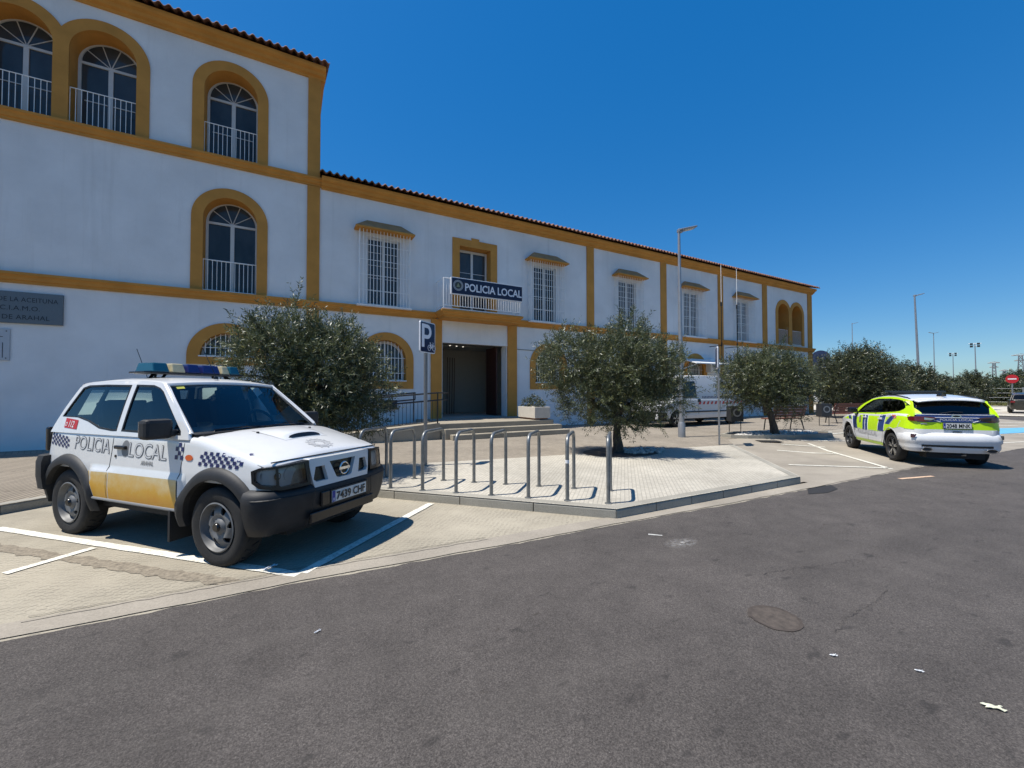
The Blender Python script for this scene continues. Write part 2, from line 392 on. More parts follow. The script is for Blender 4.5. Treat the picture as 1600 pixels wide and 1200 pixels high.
# beyond the cross street
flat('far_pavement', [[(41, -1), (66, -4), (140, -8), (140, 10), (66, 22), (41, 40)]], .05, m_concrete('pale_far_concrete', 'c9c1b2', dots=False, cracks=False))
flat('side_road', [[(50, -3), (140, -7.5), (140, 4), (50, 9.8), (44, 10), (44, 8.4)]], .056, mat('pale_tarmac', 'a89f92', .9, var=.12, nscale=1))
flat('verge_kerb', [[(66, -3), (68.2, -3), (68.2, 40), (66, 40)]], .09, mat('pale_kerb_stone', 'b9b1a4', .9))
# manhole, patches, litter on the road
mb = MB(); R_ = MB()
flat('asphalt_patch', [[(7.05, 3.38), (7.4, 3.56), (8.1, 3.54), (7.85, 3.33), (7.4, 3.28)]], .0095, mat('fresh_black_asphalt', (.022, .021, .021), .85, bump=.6, bscale=140))
# ================= BUILDING =================
D = 15.13
def m_wall():
    m, nt, b = new_mat('whitewashed_render'); k = NT(nt); co = k.co()
    c = k.ramp(k.noise(co, .8, 6, .6), [(.3, (.66, .66, .655)), (.7, (.77, .77, .765))])
    sx = k.co((3.5, 1, .18)); c = k.mix(c, (.50, .49, .47), k.ramp(k.noise(sx, 1.2, 5, .6), [(.56, 0), (.82, .38)]))
    k.l(c, b.inputs['Base Color']); b.inputs['Roughness'].default_value = .92; b.inputs['Specular IOR Level'].default_value = .2
    k.bump(k.noise(co, 45, 5, .7), b, .5, .012); return m
WALL = m_wall()
OCH = mat('ochre_render', (.52, .245, .058), .9, var=.14, nscale=1.6, bump=.3, bscale=50, spec=.2)
OCHD = mat('brown_ochre_plaster', (.40, .225, .105), .9, var=.2, nscale=3, spec=.2)
def m_rooft():
    m, nt, b = new_mat('clay_roof_tile'); k = NT(nt); co = k.co()
    c = k.ramp(k.noise(co, 5, 4, .7), [(.3, (.14, .055, .035)), (.55, (.26, .12, .07)), (.75, (.38, .24, .15))])
    k.l(c, b.inputs['Base Color']); b.inputs['Roughness'].default_value = .9; return m
ROOF = m_rooft()
PVC = mat('off_white_window_frame', (.58, .57, .55), .5, var=.05)
BARW = mat('white_painted_iron', (.82, .82, .81), .5, var=.06)
def m_glass(name, tint=(.012, .016, .022), rough=.03, wav=.02):
    m, nt, b = new_mat(name); k = NT(nt)
    c = k.ramp(k.noise(k.co((1, 1, .5)), .9, 4), [(.35, tint), (.7, tuple(x*2.2 for x in tint))])
    k.l(c, b.inputs['Base Color']); b.inputs['Roughness'].default_value = rough; b.inputs['IOR'].default_value = 1.5
    b.inputs['Specular IOR Level'].default_value = .34
    k.bump(k.noise(k.co(), 1.5, 2), b, wav, .05); return m
GLS = m_glass('window_glass', (.032, .038, .043))
ROOMD = mat('dark_interior_paint', (.46, .42, .36), .9, var=.05)
building = thing('town_building', 'long whitewashed building with ochre trim and clay-tiled roof, taller at its left end', 'building', (0, 0, 0))
def Y0(y): return lambda x, z: (x, y, z)
def rect(x0, z0, x1, z1): return [(x0, z0), (x1, z0), (x1, z1), (x0, z1)]
def archp(cx, hw, zb, zs, n=28): return [(cx-hw, zb), (cx+hw, zb)]+arc(cx, zs, hw, 0, 180, n)
XL, XM, XR, ZM, ZU = -15.0, .91, 32.35, 8.62, 12.3
holes = []; rev = []      # opening outline, depth, reveal material
def hole(l, depth, m, back=None): holes.append(l); rev.append((l, depth, m, back))
# arches: (centre, sill, spring, recess)
tall = [(-1.58, 8.84, 10.82, .58), (-4.50, 8.84, 10.82, .58), (-6.18, 8.84, 10.82, .58), (-1.565, 4.66, 6.87, .52), (-9.2, 8.84, 10.82, .58), (-10.9, 8.84, 10.82, .58), (-9.4, 4.66, 6.87, .52)]
for c, zb, zs, dp in tall: hole(archp(c, .685, zb, zs), dp, 1)
hole(archp(-1.60, .69, 2.70, 2.705), .30, 1); hole(archp(-9.4, .69, 2.70, 2.705), .3, 1)
lowc = [3.13, 10.15, 15.0, 19.95, 24.5, 29.4]
for c in lowc: hole(archp(c, .70, 2.03, 2.78), .30, 1)
barc = [3.02, 9.95, 14.88, 19.66, 24.35]
for c in barc: hole(rect(c-.60, 4.68, c+.60, 7.13), .16, 0)
hole(rect(5.93, 4.72, 7.28, 7.40), .42, 1)
hole(rect(5.24, .60, 8.02, 3.55), .45, 0)
for c in (28.79, 30.44): hole(archp(c, .63, 4.80, 6.83), 1.15, 1)
outer = [(XL, .0), (XR, .0), (XR, ZM), (XM, ZM), (XM, ZU), (XL, ZU)]
mb = MB(); sheet(mb, [outer]+holes, Y0(D))
for l, dp, mi, _ in rev:
    n = len(l)
    for i in range(n):
        a, b = l[i], l[(i+1) % n]; mb.add([(a[0], D, a[1]), (b[0], D, b[1]), (b[0], D+dp, b[1]), (a[0], D+dp, a[1])], [(0, 1, 2, 3)], mi)
# side and back walls
for q in ([(XL, D, 0), (XL, D+9, 0), (XL, D+9, ZU), (XL, D, ZU)], [(XM, D, ZM-.3), (XM, D+9, ZM-.3), (XM, D+9, ZU), (XM, D, ZU)], [(XR, D, 0), (XR, D+9, 0), (XR, D+9, ZM), (XR, D, ZM)],
          [(XL, D+9, 0), (XR, D+9, 0), (XR, D+9, ZM), (XL, D+9, ZM)], [(XL, D+9, ZM), (XM, D+9, ZM), (XM, D+9, ZU), (XL, D+9, ZU)]):
    mb.add(q, [(0, 1, 2, 3)])
wall = mb.build('wall', [WALL, OCH], building)
# dark void closed behind the openings
mb = MB(); mb.add([(XL+.1, D+1.6, .1), (4.6, D+1.6, .1), (4.6, D+1.6, 8.4), (XL+.1, D+1.6, 8.4)], [(0, 1, 2, 3)])
for l, dp, mi, _ in rev:
    pass
# ochre surrounds
def surround(name, loops, proud=.035):
    mb = MB(); sheet(mb, loops, Y0(D-proud), Y0(D+.01)); return mb.build(name, OCH, building)
def arch_sur(c, zb, zs, ho=.975, hi=.685, zi=None):
    return [archp(c, ho, zb, zs), archp(c, hi, zi if zi is not None else zb, zs)]
def twin(c1, c2, ho, hi, zb, zs):
    half = (c2-c1)/2; a = math.degrees(math.acos(half/ho))
    out = [(c1-ho, zb), (c2+ho, zb)]+arc(c2, zs, ho, 0, 180-a, 24)+arc(c1, zs, ho, a, 180, 24)
    return [out, archp(c1, hi, zb+.001, zs), archp(c2, hi, zb+.001, zs)]
def U(c, ho, hi, zb, zs):   # open-bottom arch ring
    return [[(c+hi, zb), (c+ho, zb)]+arc(c, zs, ho, 0, 180, 28)+[(c-ho, zb), (c-hi, zb)]+arc(c, zs, hi, 180, 0, 28)]
surround('arch_surround', U(-1.58, .975, .685, 8.80, 10.82)); surround('arch_surround', U(-1.565, .975, .685, 4.63, 6.87)); surround('arch_surround', U(-9.4, .975, .685, 4.63, 6.87))
surround('arch_surround', twin(-6.18, -4.50, .975, .685, 8.80, 10.82)); surround('arch_surround', twin(-10.9, -9.2, .975, .685, 8.80, 10.82))
surround('arch_surround', twin(28.79, 30.44, .89, .63, 4.76, 6.83))
for c in (-1.60, -9.4): surround('arch_surround', [archp(c, 1.0, 2.44, 2.705), archp(c, .69, 2.70, 2.705)])
for c in lowc: surround('arch_surround', [archp(c, .98, 1.73, 2.78), archp(c, .70, 2.03, 2.78)])
surround('door_surround', [[(5.63, 4.66), (5.93, 4.66), (5.93, 7.40), (7.28, 7.40), (7.28, 4.66), (7.58, 4.66), (7.58, 7.69), (6.76, 7.69), (6.78, 7.78), (6.43, 7.78), (6.45, 7.69), (5.63, 7.69)]])
# pilasters
def pil(x0, x1, z0, z1, pr=.05):
    mb = MB(); mb.box(x0, D-pr, z0, x1, D+.02, z1); return mb.build('pilaster', OCH, building, bevel=.006)
pil(.53, .91, .05, 4.40); pil(.53, .91, 4.62, 8.50); pil(.53, .91, 8.78, 12.16)
for x0, x1 in ((12.29, 12.71), (17.22, 17.65), (21.98, 22.43), (26.42, 26.9), (31.82, 32.36)):
    pil(x0, x1, .05, 4.42); pil(x0, x1, 4.66, 8.46)
pil(4.77, 5.19, .12, 4.40, .09); pil(8.06, 8.49, .12, 4.40, .09)
# cornices (profile extruded along the facade, slowly rising lower one as photographed is kept level)
def cornice(name, x0, x1, prof, m=OCH, y=D, ends=True):
    mb = MB(); mb.prism([(p, z) for p, z in prof], lambda p, z: (x0, y-p, z), lambda p, z: (x1, y-p, z)); return mb.build(name, m, building)
def lowprof(z): return [(-.02, z), (.05, z), (.05, z+.06), (.09, z+.08), (.11, z+.15), (.15, z+.19), (.17, z+.2), (.17, z+.265), (-.02, z+.28)]
def eprof(z): return [(-.02, z), (.05, z), (.07, z+.06), (.15, z+.09), (.19, z+.17), (.27, z+.21), (.31, z+.27), (.31, z+.34), (-.02, z+.34)]
cornice('cornice', XL, 4.98, lowprof(4.37)); cornice('cornice', 8.28, XR+.20, lowprof(4.39))
cornice('cornice', XL, .95, lowprof(8.51)); cornice('eave_moulding', .95, XR+.15, eprof(8.46)); cornice('eave_moulding', XL, XM+.14, eprof(12.14))
# returns of the mouldings round the right-hand corners
def ret(x, y0, y1, prof):
    mb = MB(); mb.prism(prof, lambda p, z: (x+p*.45, y0, z), lambda p, z: (x+p*.45, y1, z)); return mb.build('eave_moulding', OCH, building)
ret(XR, D-.05, D+9, eprof(8.463)); ret(XM, D-.05, D+9, eprof(12.143))
# tiled roofs
def tiles(x0, x1, z0, ov=.47, run=5.0, slope=.34, pitch=.222):
    mb = MB(); n = int((x1-x0)/pitch)*8
    def prof(i):
        ph = (i/8) % 1; return .062*math.sin(math.pi*ph/.62) if ph < .62 else -.028*math.sin(math.pi*(ph-.62)/.38)
    rows = [0, .02, .4, .41, .8, .81, 1.2, 1.21, 1.6, 1.61, 2.0, 2.01, 3, 4, run]
    vs = []; fs = []
    for r, t in enumerate(rows):
        st = (.02 if r % 2 else 0) if r < 12 else 0
        for i in range(n+1): vs.append((x0+(x1-x0)*i/n, D-ov+t, z0+t*slope+prof(i)+st))
    W = n+1
    for r in range(len(rows)-1):
        for i in range(n): fs.append((r*W+i, r*W+i+1, (r+1)*W+i+1, (r+1)*W+i))
    o = len(vs); vs += [(x, y, z-.022) for x, y, z in vs]
    fs += [tuple(o+k for k in f[::-1]) for f in fs]
    fs += [(i+1, i, o+i, o+i+1) for i in range(n)]
    fs += [(r*W, (r+1)*W, o+(r+1)*W, o+r*W) for r in range(len(rows)-1)]+[((r+1)*W-1, (r+2)*W-1, o+(r+2)*W-1, o+(r+1)*W-1) for r in range(len(rows)-1)]
    mb.add(vs, fs)
    zt = z0+run*slope; mb.add([(x0, D-ov+run, zt), (x1, D-ov+run, zt), (x1, D+9.5, z0), (x0, D+9.5, z0)], [(0, 1, 2, 3)])
    # gable infill
    for x in (x0+.25, x1-.25): mb.add([(x, D, z0), (x, D-ov+run, zt-.03), (x, D+9, z0)], [(0, 1, 2)])
    return mb.build('roof', ROOF, building, smooth=True, sharp=50)
tiles(XM-.02, XR+.26, 8.86); tiles(XL, XM+.24, 12.54)
# windows in the arches
def fan_window(c, hw, zb, zs, y, rail=True, railz=None, mid=True, depth=.06):
    f = MB(); t = .07
    loops = [archp(c, hw-.002, zb, zs), rect(c-hw+t, zb+t, c-t*.75, zs-t*.4), rect(c+t*.75, zb+t, c+hw-t, zs-t*.4)]
    top = [(c-hw+t, zs+t*.6), (c+hw-t, zs+t*.6)]+arc(c, zs+t*.6, hw-t, 4, 176, 26); loops.append(top)
    sheet(f, loops, Y0(y), Y0(y+depth))
    for a in (36, 72, 108, 144):
        p = (c+(hw-.05)*math.cos(math.radians(a)), zs+.03+(hw-.05)*math.sin(math.radians(a)))
        f.tube([(c, y+.03, zs+.03), (p[0], y+.03, p[1])], .013, 6)
    o = f.build('window', PVC, building)
    g = MB(); sheet(g, [archp(c, hw-.01, zb+.01, zs)], Y0(y+.035)); g.build('pane', GLS, o)
    if mid:
        for dx in (-.3, .3): q = MB(); q.box(c+dx-.24, y+.01, zb+.62*(zs-zb)*0.75, c+dx+.24, y+.03, zb+.62*(zs-zb)*0.75+.022); q.build('glazing_bar', PVC, o)
    return o
def railing(c, hw, z0, h, y, n=None, par=building, name='railing'):
    r = MB(); n = n or int(2*hw/.115)
    for zz in (z0+.03, z0+h): r.tube([(c-hw, y, zz), (c+hw, y, zz)], .013, 6)
    for i in range(n+1):
        x = c-hw+.02+(2*hw-.04)*i/n; r.tube([(x, y, z0+.03), (x, y, z0+h)], .0085, 5)
    return r.build(name, BARW, par)
for c, zb, zs, dp in tall:
    fan_window(c, .685, zb, zs, D+dp-.08); railing(c, .70, zb, .95, D+.06)
for c in (28.79, 30.44):
    fan_window(c-.1, .60, 4.80, 6.5, D+1.02, mid=False); railing(c, .64, 4.80, .95, D+.06)
    b = MB(); b.box(c-.64, D+1.12, 4.7, c+.64, D+1.14, 7.5); b.build('recess_wall', OCH, building)
def grid_bars(mb, loop, y, sp=.125, hs=(.5,), r=.009):
    A = np.array(loop); x0, z0 = A.min(0); x1, z1 = A.max(0); n = max(2, round((x1-x0)/sp))
    for i in range(1, n):
        x = x0+(x1-x0)*i/n; zz = []
        for j in range(len(loop)):
            a, b = loop[j], loop[(j+1) % len(loop)]
            if (a[0]-x)*(b[0]-x) < 0: zz.append(a[1]+(b[1]-a[1])*(x-a[0])/(b[0]-a[0]))
        if len(zz) >= 2: mb.tube([(x, y, min(zz)), (x, y, max(zz))], r, 6)
    for z in hs:
        xx = []
        for j in range(len(loop)):
            a, b = loop[j], loop[(j+1) % len(loop)]
            if (a[1]-z)*(b[1]-z) < 0: xx.append(a[0]+(b[0]-a[0])*(z-a[1])/(b[1]-a[1]))
        if len(xx) >= 2: mb.tube([(min(xx), y, z), (max(xx), y, z)], r, 6)
for c, zb, zs, hs in [(-1.60, 2.70, 2.705, (2.95,)), (-9.4, 2.7, 2.705, (2.95,))]+[(c, 2.03, 2.78, (2.3, 2.85)) for c in lowc]:
    l = archp(c, .69, zb, zs)
    f = MB(); sheet(f, [l, [(c+(x-c)*.9, zb+.05+(z-zb)*.9) for x, z in l]], Y0(D+.26), Y0(D+.3)); f.box(c-.02, D+.262, zb, c+.02, D+.3, zs+.66)
    o = f.build('window', PVC, building); g = MB(); sheet(g, [l], Y0(D+.285)); g.build('pane', GLS, o)
    g = MB(); grid_bars(g, l, D+.06, .125, hs, .011); g.build('grille', BARW, o)
    s_ = MB(); s_.box(c-.72, D-.05, zb-.035, c+.72, D+.1, zb+.005); s_.build('sill', WALL, o)
# tall barred windows with their little hoods
for c in barc:
    f = MB(); y = D+.09; zb, zt = 4.69, 7.13
    sheet(f, [rect(c-.6, zb, c+.6, zt), rect(c-.52, zb+.08, c-.05, zt-.06), rect(c+.05, zb+.08, c+.52, zt-.06)], Y0(y), Y0(y+.06))
    o = f.build('window', PVC, building)
    g = MB(); g.box(c-.59, y+.03, zb, c+.59, y+.035, zt); g.build('pane', GLS, o)
    for i in range(1, 5):
        z = zb+.08+(zt-.14-zb)*i/5
        for x0, x1 in ((c-.52, c-.05), (c+.05, c+.52)): q = MB(); q.box(x0, y+.012, z, x1, y+.028, z+.016); q.build('glazing_bar', PVC, o)
    g = MB(); X0, X1, yf, z0, z1 = c-.86, c+.88, D-.27, 4.64, 7.30; n = 15
    for i in range(n+1):
        x = X0+(X1-X0)*i/n; g.tube([(x, yf, z0), (x, yf, z1)], .0115, 6)
    for s_ in (X0, X1):
        for yy in (D-.19, D-.11, D-.03): g.tube([(s_, yy, z0), (s_, yy, z1)], .0085, 6)
    for z in (z0, 5.17, 5.70, 6.23, 6.76, z1): g.tube([(X0, D, z), (X0, yf, z), (X1, yf, z), (X1, D, z)], .0085, 6)
    g.build('window_grille', BARW, building)
    h = MB(); a, b = .99, .60
    pts = [(c-a, D, 7.337), (c-a, D-.42, 7.337), (c+a, D-.42, 7.337), (c+a, D, 7.337), (c-a, D, 7.35), (c-a, D-.42, 7.35), (c+a, D-.42, 7.35), (c+a, D, 7.35), (c-b, D, 7.68), (c-b, D-.08, 7.68), (c+b, D-.08, 7.68), (c+b, D, 7.68)]
    h.add(pts, [(0, 1, 2, 3), (0, 4, 5, 1), (1, 5, 6, 2), (2, 6, 7, 3), (4, 8, 9, 5), (5, 9, 10, 6), (6, 10, 11, 7), (8, 11, 10, 9)])
    ho = h.build('window_hood', OCHD, building); h = MB(); h.box(c-a-.03, D-.45, 7.285, c+a+.03, D, 7.335); h.build('hood_edge', OCH, ho)
    s_ = MB(); s_.box(c-.95, D-.32, 4.60, c+.95, D, 4.66); s_.build('window_sill', WALL, building)
# balcony door
f = MB(); y = D+.36; sheet(f, [rect(5.93, 4.72, 7.28, 7.38), rect(6.01, 4.82, 6.56, 7.28), rect(6.66, 4.82, 7.2, 7.28)], Y0(y), Y0(y+.05))
o = f.build('balcony_door', PVC, building); g = MB(); g.box(5.94, y+.02, 4.73, 7.27, y+.025, 7.37); g.build('pane', GLS, o)
for z in (5.5, 6.45):
    for x0, x1 in ((6.01, 6.56), (6.66, 7.2)): q = MB(); q.box(x0, y+.008, z, x1, y+.02, z+.02); q.build('glazing_bar', PVC, o)
# balcony slab with moulded edge
BX0, BX1, BY = 4.96, 8.24, D-.86
mb = MB()
def ring(p, z):
    return [(BX0-p, D, z), (BX0-p, BY-p, z), (BX1+p, BY-p, z), (BX1+p, D, z)]
prof = [(-.16, 4.37), (-.10, 4.37), (-.10, 4.43), (-.03, 4.46), (0, 4.52), (.05, 4.56), (.07, 4.58), (.07, 4.64), (0, 4.66)]
vs = []; fs = []
for p, z in prof: vs += ring(p, z)
for i in range(len(prof)-1):
    for j in range(3): fs.append((i*4+j, i*4+j+1, (i+1)*4+j+1, (i+1)*4+j))
fs += [(0, 1, 2, 3), tuple((len(prof)-1)*4+j for j in (3, 2, 1, 0))]
mb.add(vs, fs); mb.build('balcony_slab', OCH, building)
mb = MB(); mb.box(BX0-.02, BY-.02, 4.66, BX1+.02, D, 4.70); mb.build('balcony_floor', WALL, building)
r = MB(); y = BY+.03; zt = 5.80; zl = 4.80
for z in (zl, zt): r.tube([(BX0+.03, D, z), (BX0+.03, y, z), (BX1-.03, y, z), (BX1-.03, D, z)], .016, 6)
n = 30
for i in range(n+1):
    x = BX0+.03+(BX1-BX0-.06)*i/n; r.tube([(x, y, zl), (x, y, zt)], .010, 5)
for s_ in (BX0+.03, BX1-.03):
    for i in range(1, 8): r.tube([(s_, y+(D-y)*i/8, zl), (s_, y+(D-y)*i/8, zt)], .009, 5)
    for yy in (y,): r.tube([(s_, yy, 4.69), (s_, yy, zt+.02)], .017, 6)
r.build('balcony_railing', BARW, building)
# entrance: white lintel panel, hall behind, open dark door leaf
mb = MB(); mb.box(5.19, D-.03, 3.60, 8.06, D+.01, 4.38); mb.build('lintel_panel', WALL, building)
mb = MB(); mb.box(5.19, D-.04, 3.52, 8.06, D+.02, 3.60, 0); mb.build('lintel_edge', WALL, building)
hall = MB(); hx0, hx1, hy0, hy1 = 4.2, 9.0, D+.45, D+4.2
for q in ([(hx0, hy0, .6), (hx0, hy1, .6), (hx0, hy1, 3.7), (hx0, hy0, 3.7)], [(hx1, hy0, .6), (hx1, hy1, .6), (hx1, hy1, 3.7), (hx1, hy0, 3.7)], [(hx0, hy1, .6), (hx1, hy1, .6), (hx1, hy1, 3.7), (hx0, hy1, 3.7)],
          [(hx0, hy0, 3.7), (hx1, hy0, 3.7), (hx1, hy1, 3.7), (hx0, hy1, 3.7)], [(hx0, hy0, .6), (5.24, hy0, .6), (5.24, hy0, 3.7), (hx0, hy0, 3.7)], [(8.02, hy0, .6), (hx1, hy0, .6), (hx1, hy0, 3.7), (8.02, hy0, 3.7)],
          [(hx0, D, .603), (hx1, D, .603), (hx1, hy1, .603), (hx0, hy1, .603)]):
    hall.add(q, [(0, 1, 2, 3)])
hall.build('entrance_hall', ROOMD, building)
WOOD = mat('dark_red_wood', (.05, .014, .010), .45, var=.3, nscale=9)
mb = MB(); mb.cbox((7.80, D+.95, 2.07), (.06, 1.0, 2.9)); mb.build('door_leaf', WOOD, building, bevel=.01)
mb = MB(); mb.cbox((5.21+.0, D+.40, 2.07), (.05, .05, 2.92)); mb.cbox((6.62, D+.40, 3.525), (2.75, .07, .06)); mb.build('door_frame', mat('dark_metal', (.03, .03, .03), .5), building)
mb = MB()
for i, x in enumerate((6.35, 6.5, 6.66, 6.8)):
    mb.tube([(x, D+2.6+.1*i, .62), (x+.03, D+2.6+.1*i, 3.2)], .022, 8)
mb.build('hall_screen', mat('brown_lacquer', (.10, .05, .03), .5), building)
mb = MB(); mb.box(5.35, hy1-.05, .62, 6.2, hy1-.01, 2.9); mb.build('inner_door', mat('pale_grey_door', (.33, .36, .35), .5), building)
LAMPM = mat('lit_spot_lamp', (1, 1, 1), .5, var=0, emit=((1, .93, .8), .9))
mb = MB()
for x, yy in ((6.35, D+2.2), (6.7, D+2.3), (7.05, D+2.4)): mb.lathe([(0, 0), (.035, 0), (.035, .02), (0, .02)], 12, axis='z', c=(x, yy, 3.675))
mb.build('ceiling_spot', LAMPM, building)
# black letter plate / vent low on the wall beside the ramp, thin cable
mb = MB(); mb.box(3.00, D-.03, .98, 3.52, D+.01, 1.32); mb.build('wall_vent', mat('dark_grey_grate', (.05, .05, .052), .6), building)
mb = MB(); mb.tube([(8.5, D-.02, 3.42), (9.6, D-.02, 3.40), (12.28, D-.02, 3.42)], .012, 5); mb.build('cable', mat('grey_cable', (.12, .12, .12), .7), building)
# entrance steps and ramp
STEP = m_concrete('step_stone', 'a39a8a', dots=False, cracks=False)
st = thing('entrance_steps', 'three broad stone steps and landing in front of the entrance', 'steps', (6.6, 13, PZ))
mb = MB(); q = lambda x0, y0, x1, z: mb.box(x0-6.6, y0-13, -.02, x1-6.6, D-13-.0, z-PZ)
mb.box(4.45-6.6, 11.86-13, 0, 8.85-6.6, 12.20-13, .16); mb.box(4.3-6.6, 12.14-13, 0, 8.70-6.6, 12.50-13, .32); mb.box(4.2-6.6, 12.44-13, 0, 8.55-6.6, D-13-.002, .48)
mb.build('steps', STEP, st, bevel=.014)
ramp = thing('access_ramp', 'sloping concrete access ramp with black metal handrail left of the steps', 'ramp', (4.2, 12.5, PZ))
mb = MB(); L = 6.0; z0 = .478
mb.add([(0, 0, 0), (0, 0, z0), (-L, 0, .02), (-L, 0, 0), (0, 1.5, 0), (0, 1.5, z0), (-L, 1.5, .02), (-L, 1.5, 0)], [(0, 1, 2, 3), (4, 7, 6, 5), (1, 5, 6, 2), (0, 4, 5, 1), (3, 2, 6, 7)])
mb.box(-L, -.12, 0, 0, 0, .03)
mb.add([(0, -.14, 0), (0, -.14, z0+.03), (-L, -.14, .05), (-L, -.14, 0), (0, .0, 0), (0, .0, z0+.03), (-L, .0, .05), (-L, .0, 0)], [(0, 1, 2, 3), (4, 7, 6, 5), (1, 5, 6, 2), (0, 4, 5, 1), (3, 2, 6, 7)])
mb.build('ramp_slab', STEP, ramp)
IRON = mat('black_iron', (.012, .012, .013), .45, var=.1)
def zr(x): return .03+z0+(z0-.02)/L*x
mb = MB(); yy = -.07
for h in (.95, .72): mb.tube([(-L+.1, yy, zr(-L+.1)+h), (-.05, yy, zr(0)+h)], .024, 8)
mb.tube([(-.05, yy, zr(0)+.95), (.28, yy, zr(0)+.95), (.28, yy, zr(0)+.74), (-.05, yy, zr(0)+.72)], .022, 8)
mb.tube([(-L+.1, yy, zr(-L+.1)+.06), (-.05, yy, zr(0)+.06)], .014, 6)
n = 50
for i in range(n+1):
    x = -L+.1+(L-.2)*i/n; mb.tube([(x, yy, zr(x)+.06), (x, yy, zr(x)+.72)], .0075, 5)
mb.build('front_railing', IRON, ramp)
mb = MB()
for x in (-.05, -2.0, -4.0, -5.85): mb.tube([(x, yy, zr(x)-.05), (x, yy, zr(x)+.95)], .022, 8)
mb.build('railing_post', IRON, ramp)
mb = MB(); yb = 1.44
for h in (.95, .72): mb.tube([(-L+.1, yb, zr(-L+.1)+h), (-.35, yb, zr(0)+h)], .024, 8)
mb.tube([(-.35, yb, zr(0)+.97), (-.35, yb, zr(0)+.72)], .02, 6)
for x in (-.4, -2.2, -4.0, -5.8): mb.tube([(x, yb, zr(x)), (x, yb, zr(x)+.95)], .02, 6)
mb.build('rear_railing', IRON, ramp)
# main sign on the balcony
NAVY = mat('navy_sign_face', (.006, .006, .034), .35, var=.05)
SIGNW = mat('white_sign_enamel', (.72, .72, .74), .4, var=.03)
LETW = mat('white_lettering', (.74, .74, .78), .45, var=.0)
sx0, sx1, sz0, sz1 = 5.22, 8.22, 5.20, 5.83
sg = thing('balcony_sign', 'long navy sign reading POLICIA LOCAL in white, fixed on the balcony railing', 'sign', ((sx0+sx1)/2, BY-.10, (sz0+sz1)/2))
hw, hh = (sx1-sx0)/2, (sz1-sz0)/2
mb = MB(); mb.box(-hw, -.03, -hh, hw, .06, hh); mb.build('sign_panel', SIGNW, sg, bevel=.006)
mb = MB(); mb.box(-hw+.03, -.036, -hh+.03, hw-.01, -.031, hh-.03); mb.build('sign_face', NAVY, sg)
mb = MB(); text(mb, 'POLICIA LOCAL', .40, lambda u, v: (-hw+.54+u, -.040, -.145+v), wscale=.86, bold=.009); 
A_ = np.array(mb.v); sc = (hw-.03-(-hw+.54))/(A_[:, 0].max()-A_[:, 0].min()); mb.v = [((x-A_[:, 0].min())*sc-hw+.54, y, z) for x, y, z in mb.v]
mb.build('lettering', LETW, sg)
# round crest: ring, dial, spokes
GREYE = mat('grey_crest', (.30, .31, .33), .5, var=.0); DKC = mat('dark_crest', (.04, .045, .04), .5, var=0); OLC = mat('olive_crest', (.25, .27, .15), .5, var=0)
mb = MB(); cx = -hw+.27
mb.lathe([(0, 0), (.20, 0), (.20, .003), (0, .003)], 32, 0, 'y', (cx, -.042, .02)); mb.lathe([(0, 0), (.13, 0), (.13, .002), (0, .002)], 28, 1, 'y', (cx, -.044, .02))
mb.add([(cx-.07, -.0455, -.04), (cx+.07, -.0455, -.04), (cx, -.0455, .11)], [(0, 1, 2)], 2)
for i in range(16):
    a = 2*math.pi*i/16; mb.cbox((cx+.168*math.cos(a), -.0445, .02+.168*math.sin(a)), (.018, .002, .018), 1)
mb.build('crest', [GREYE, DKC, OLC], sg)
# wall plaques at the left
pl = thing('building_plaque', 'grey metal plaque with dark raised letters ending DE ARAHAL, high on the left wall', 'plaque', (-6.7, D, 3.75))
PLQ = mat('brushed_grey_metal', (.13, .15, .165), .45, metal=.3, var=.08, nscale=30); PLT = mat('dark_blue_letters', (.012, .018, .03), .5, var=0)
mb = MB(); mb.box(-1.52, -.06, -.40, 1.52, -.01, .40); mb.build('plaque_panel', PLQ, pl, bevel=.004)
mb = MB()
def rtext(t, size, xr, z, w_):
    V, F = text2d(t, size, bold=0, spacing=1.05); x0, xm = V[:, 0].min(), V[:, 0].max(); q = w_/(xm-x0); mb.add([(xr-(xm-u)*q, -.064, z+v) for u, v in V], F)
rtext('DE LA ACEITUNA', .165, 1.43, .15, 1.07); rtext('C.I.A.M.O.', .165, 1.10, -.07, .70); rtext('DE ARAHAL', .165, 1.28, -.30, .84)
mb.build('lettering', PLT, pl)
p2 = thing('notice_plate', 'small pale notice plate with fine dark print below the large grey plaque', 'plaque', (-6.55, D, 2.80))
mb = MB(); mb.box(-.43, -.03, -.40, .42, -.01, .40); mb.build('plate', mat('pale_acrylic', (.42, .44, .47), .3, var=.03), p2, bevel=.003)
mb = MB()
for i, (a, b) in enumerate(((-.3, .25), (-.3, .3), (-.2, .22))): mb.box(a, -.033, .28-.09*i, b, -.0305, .295-.09*i)
for i in range(7): mb.box(-.3, -.033, -.05-.04*i, .12-.03*(i % 3), -.0305, -.035-.04*i)
mb.tube([(.30, -.033, -.33), (.30, -.033, .05)], .006, 5)
for x in (-.37, .36):
    for z in (-.34, .34): mb.lathe([(0, -.004), (.014, -.004), (.014, 0)], 10, 0, 'y', (x, -.031, z))
mb.build('print', PLT, p2)
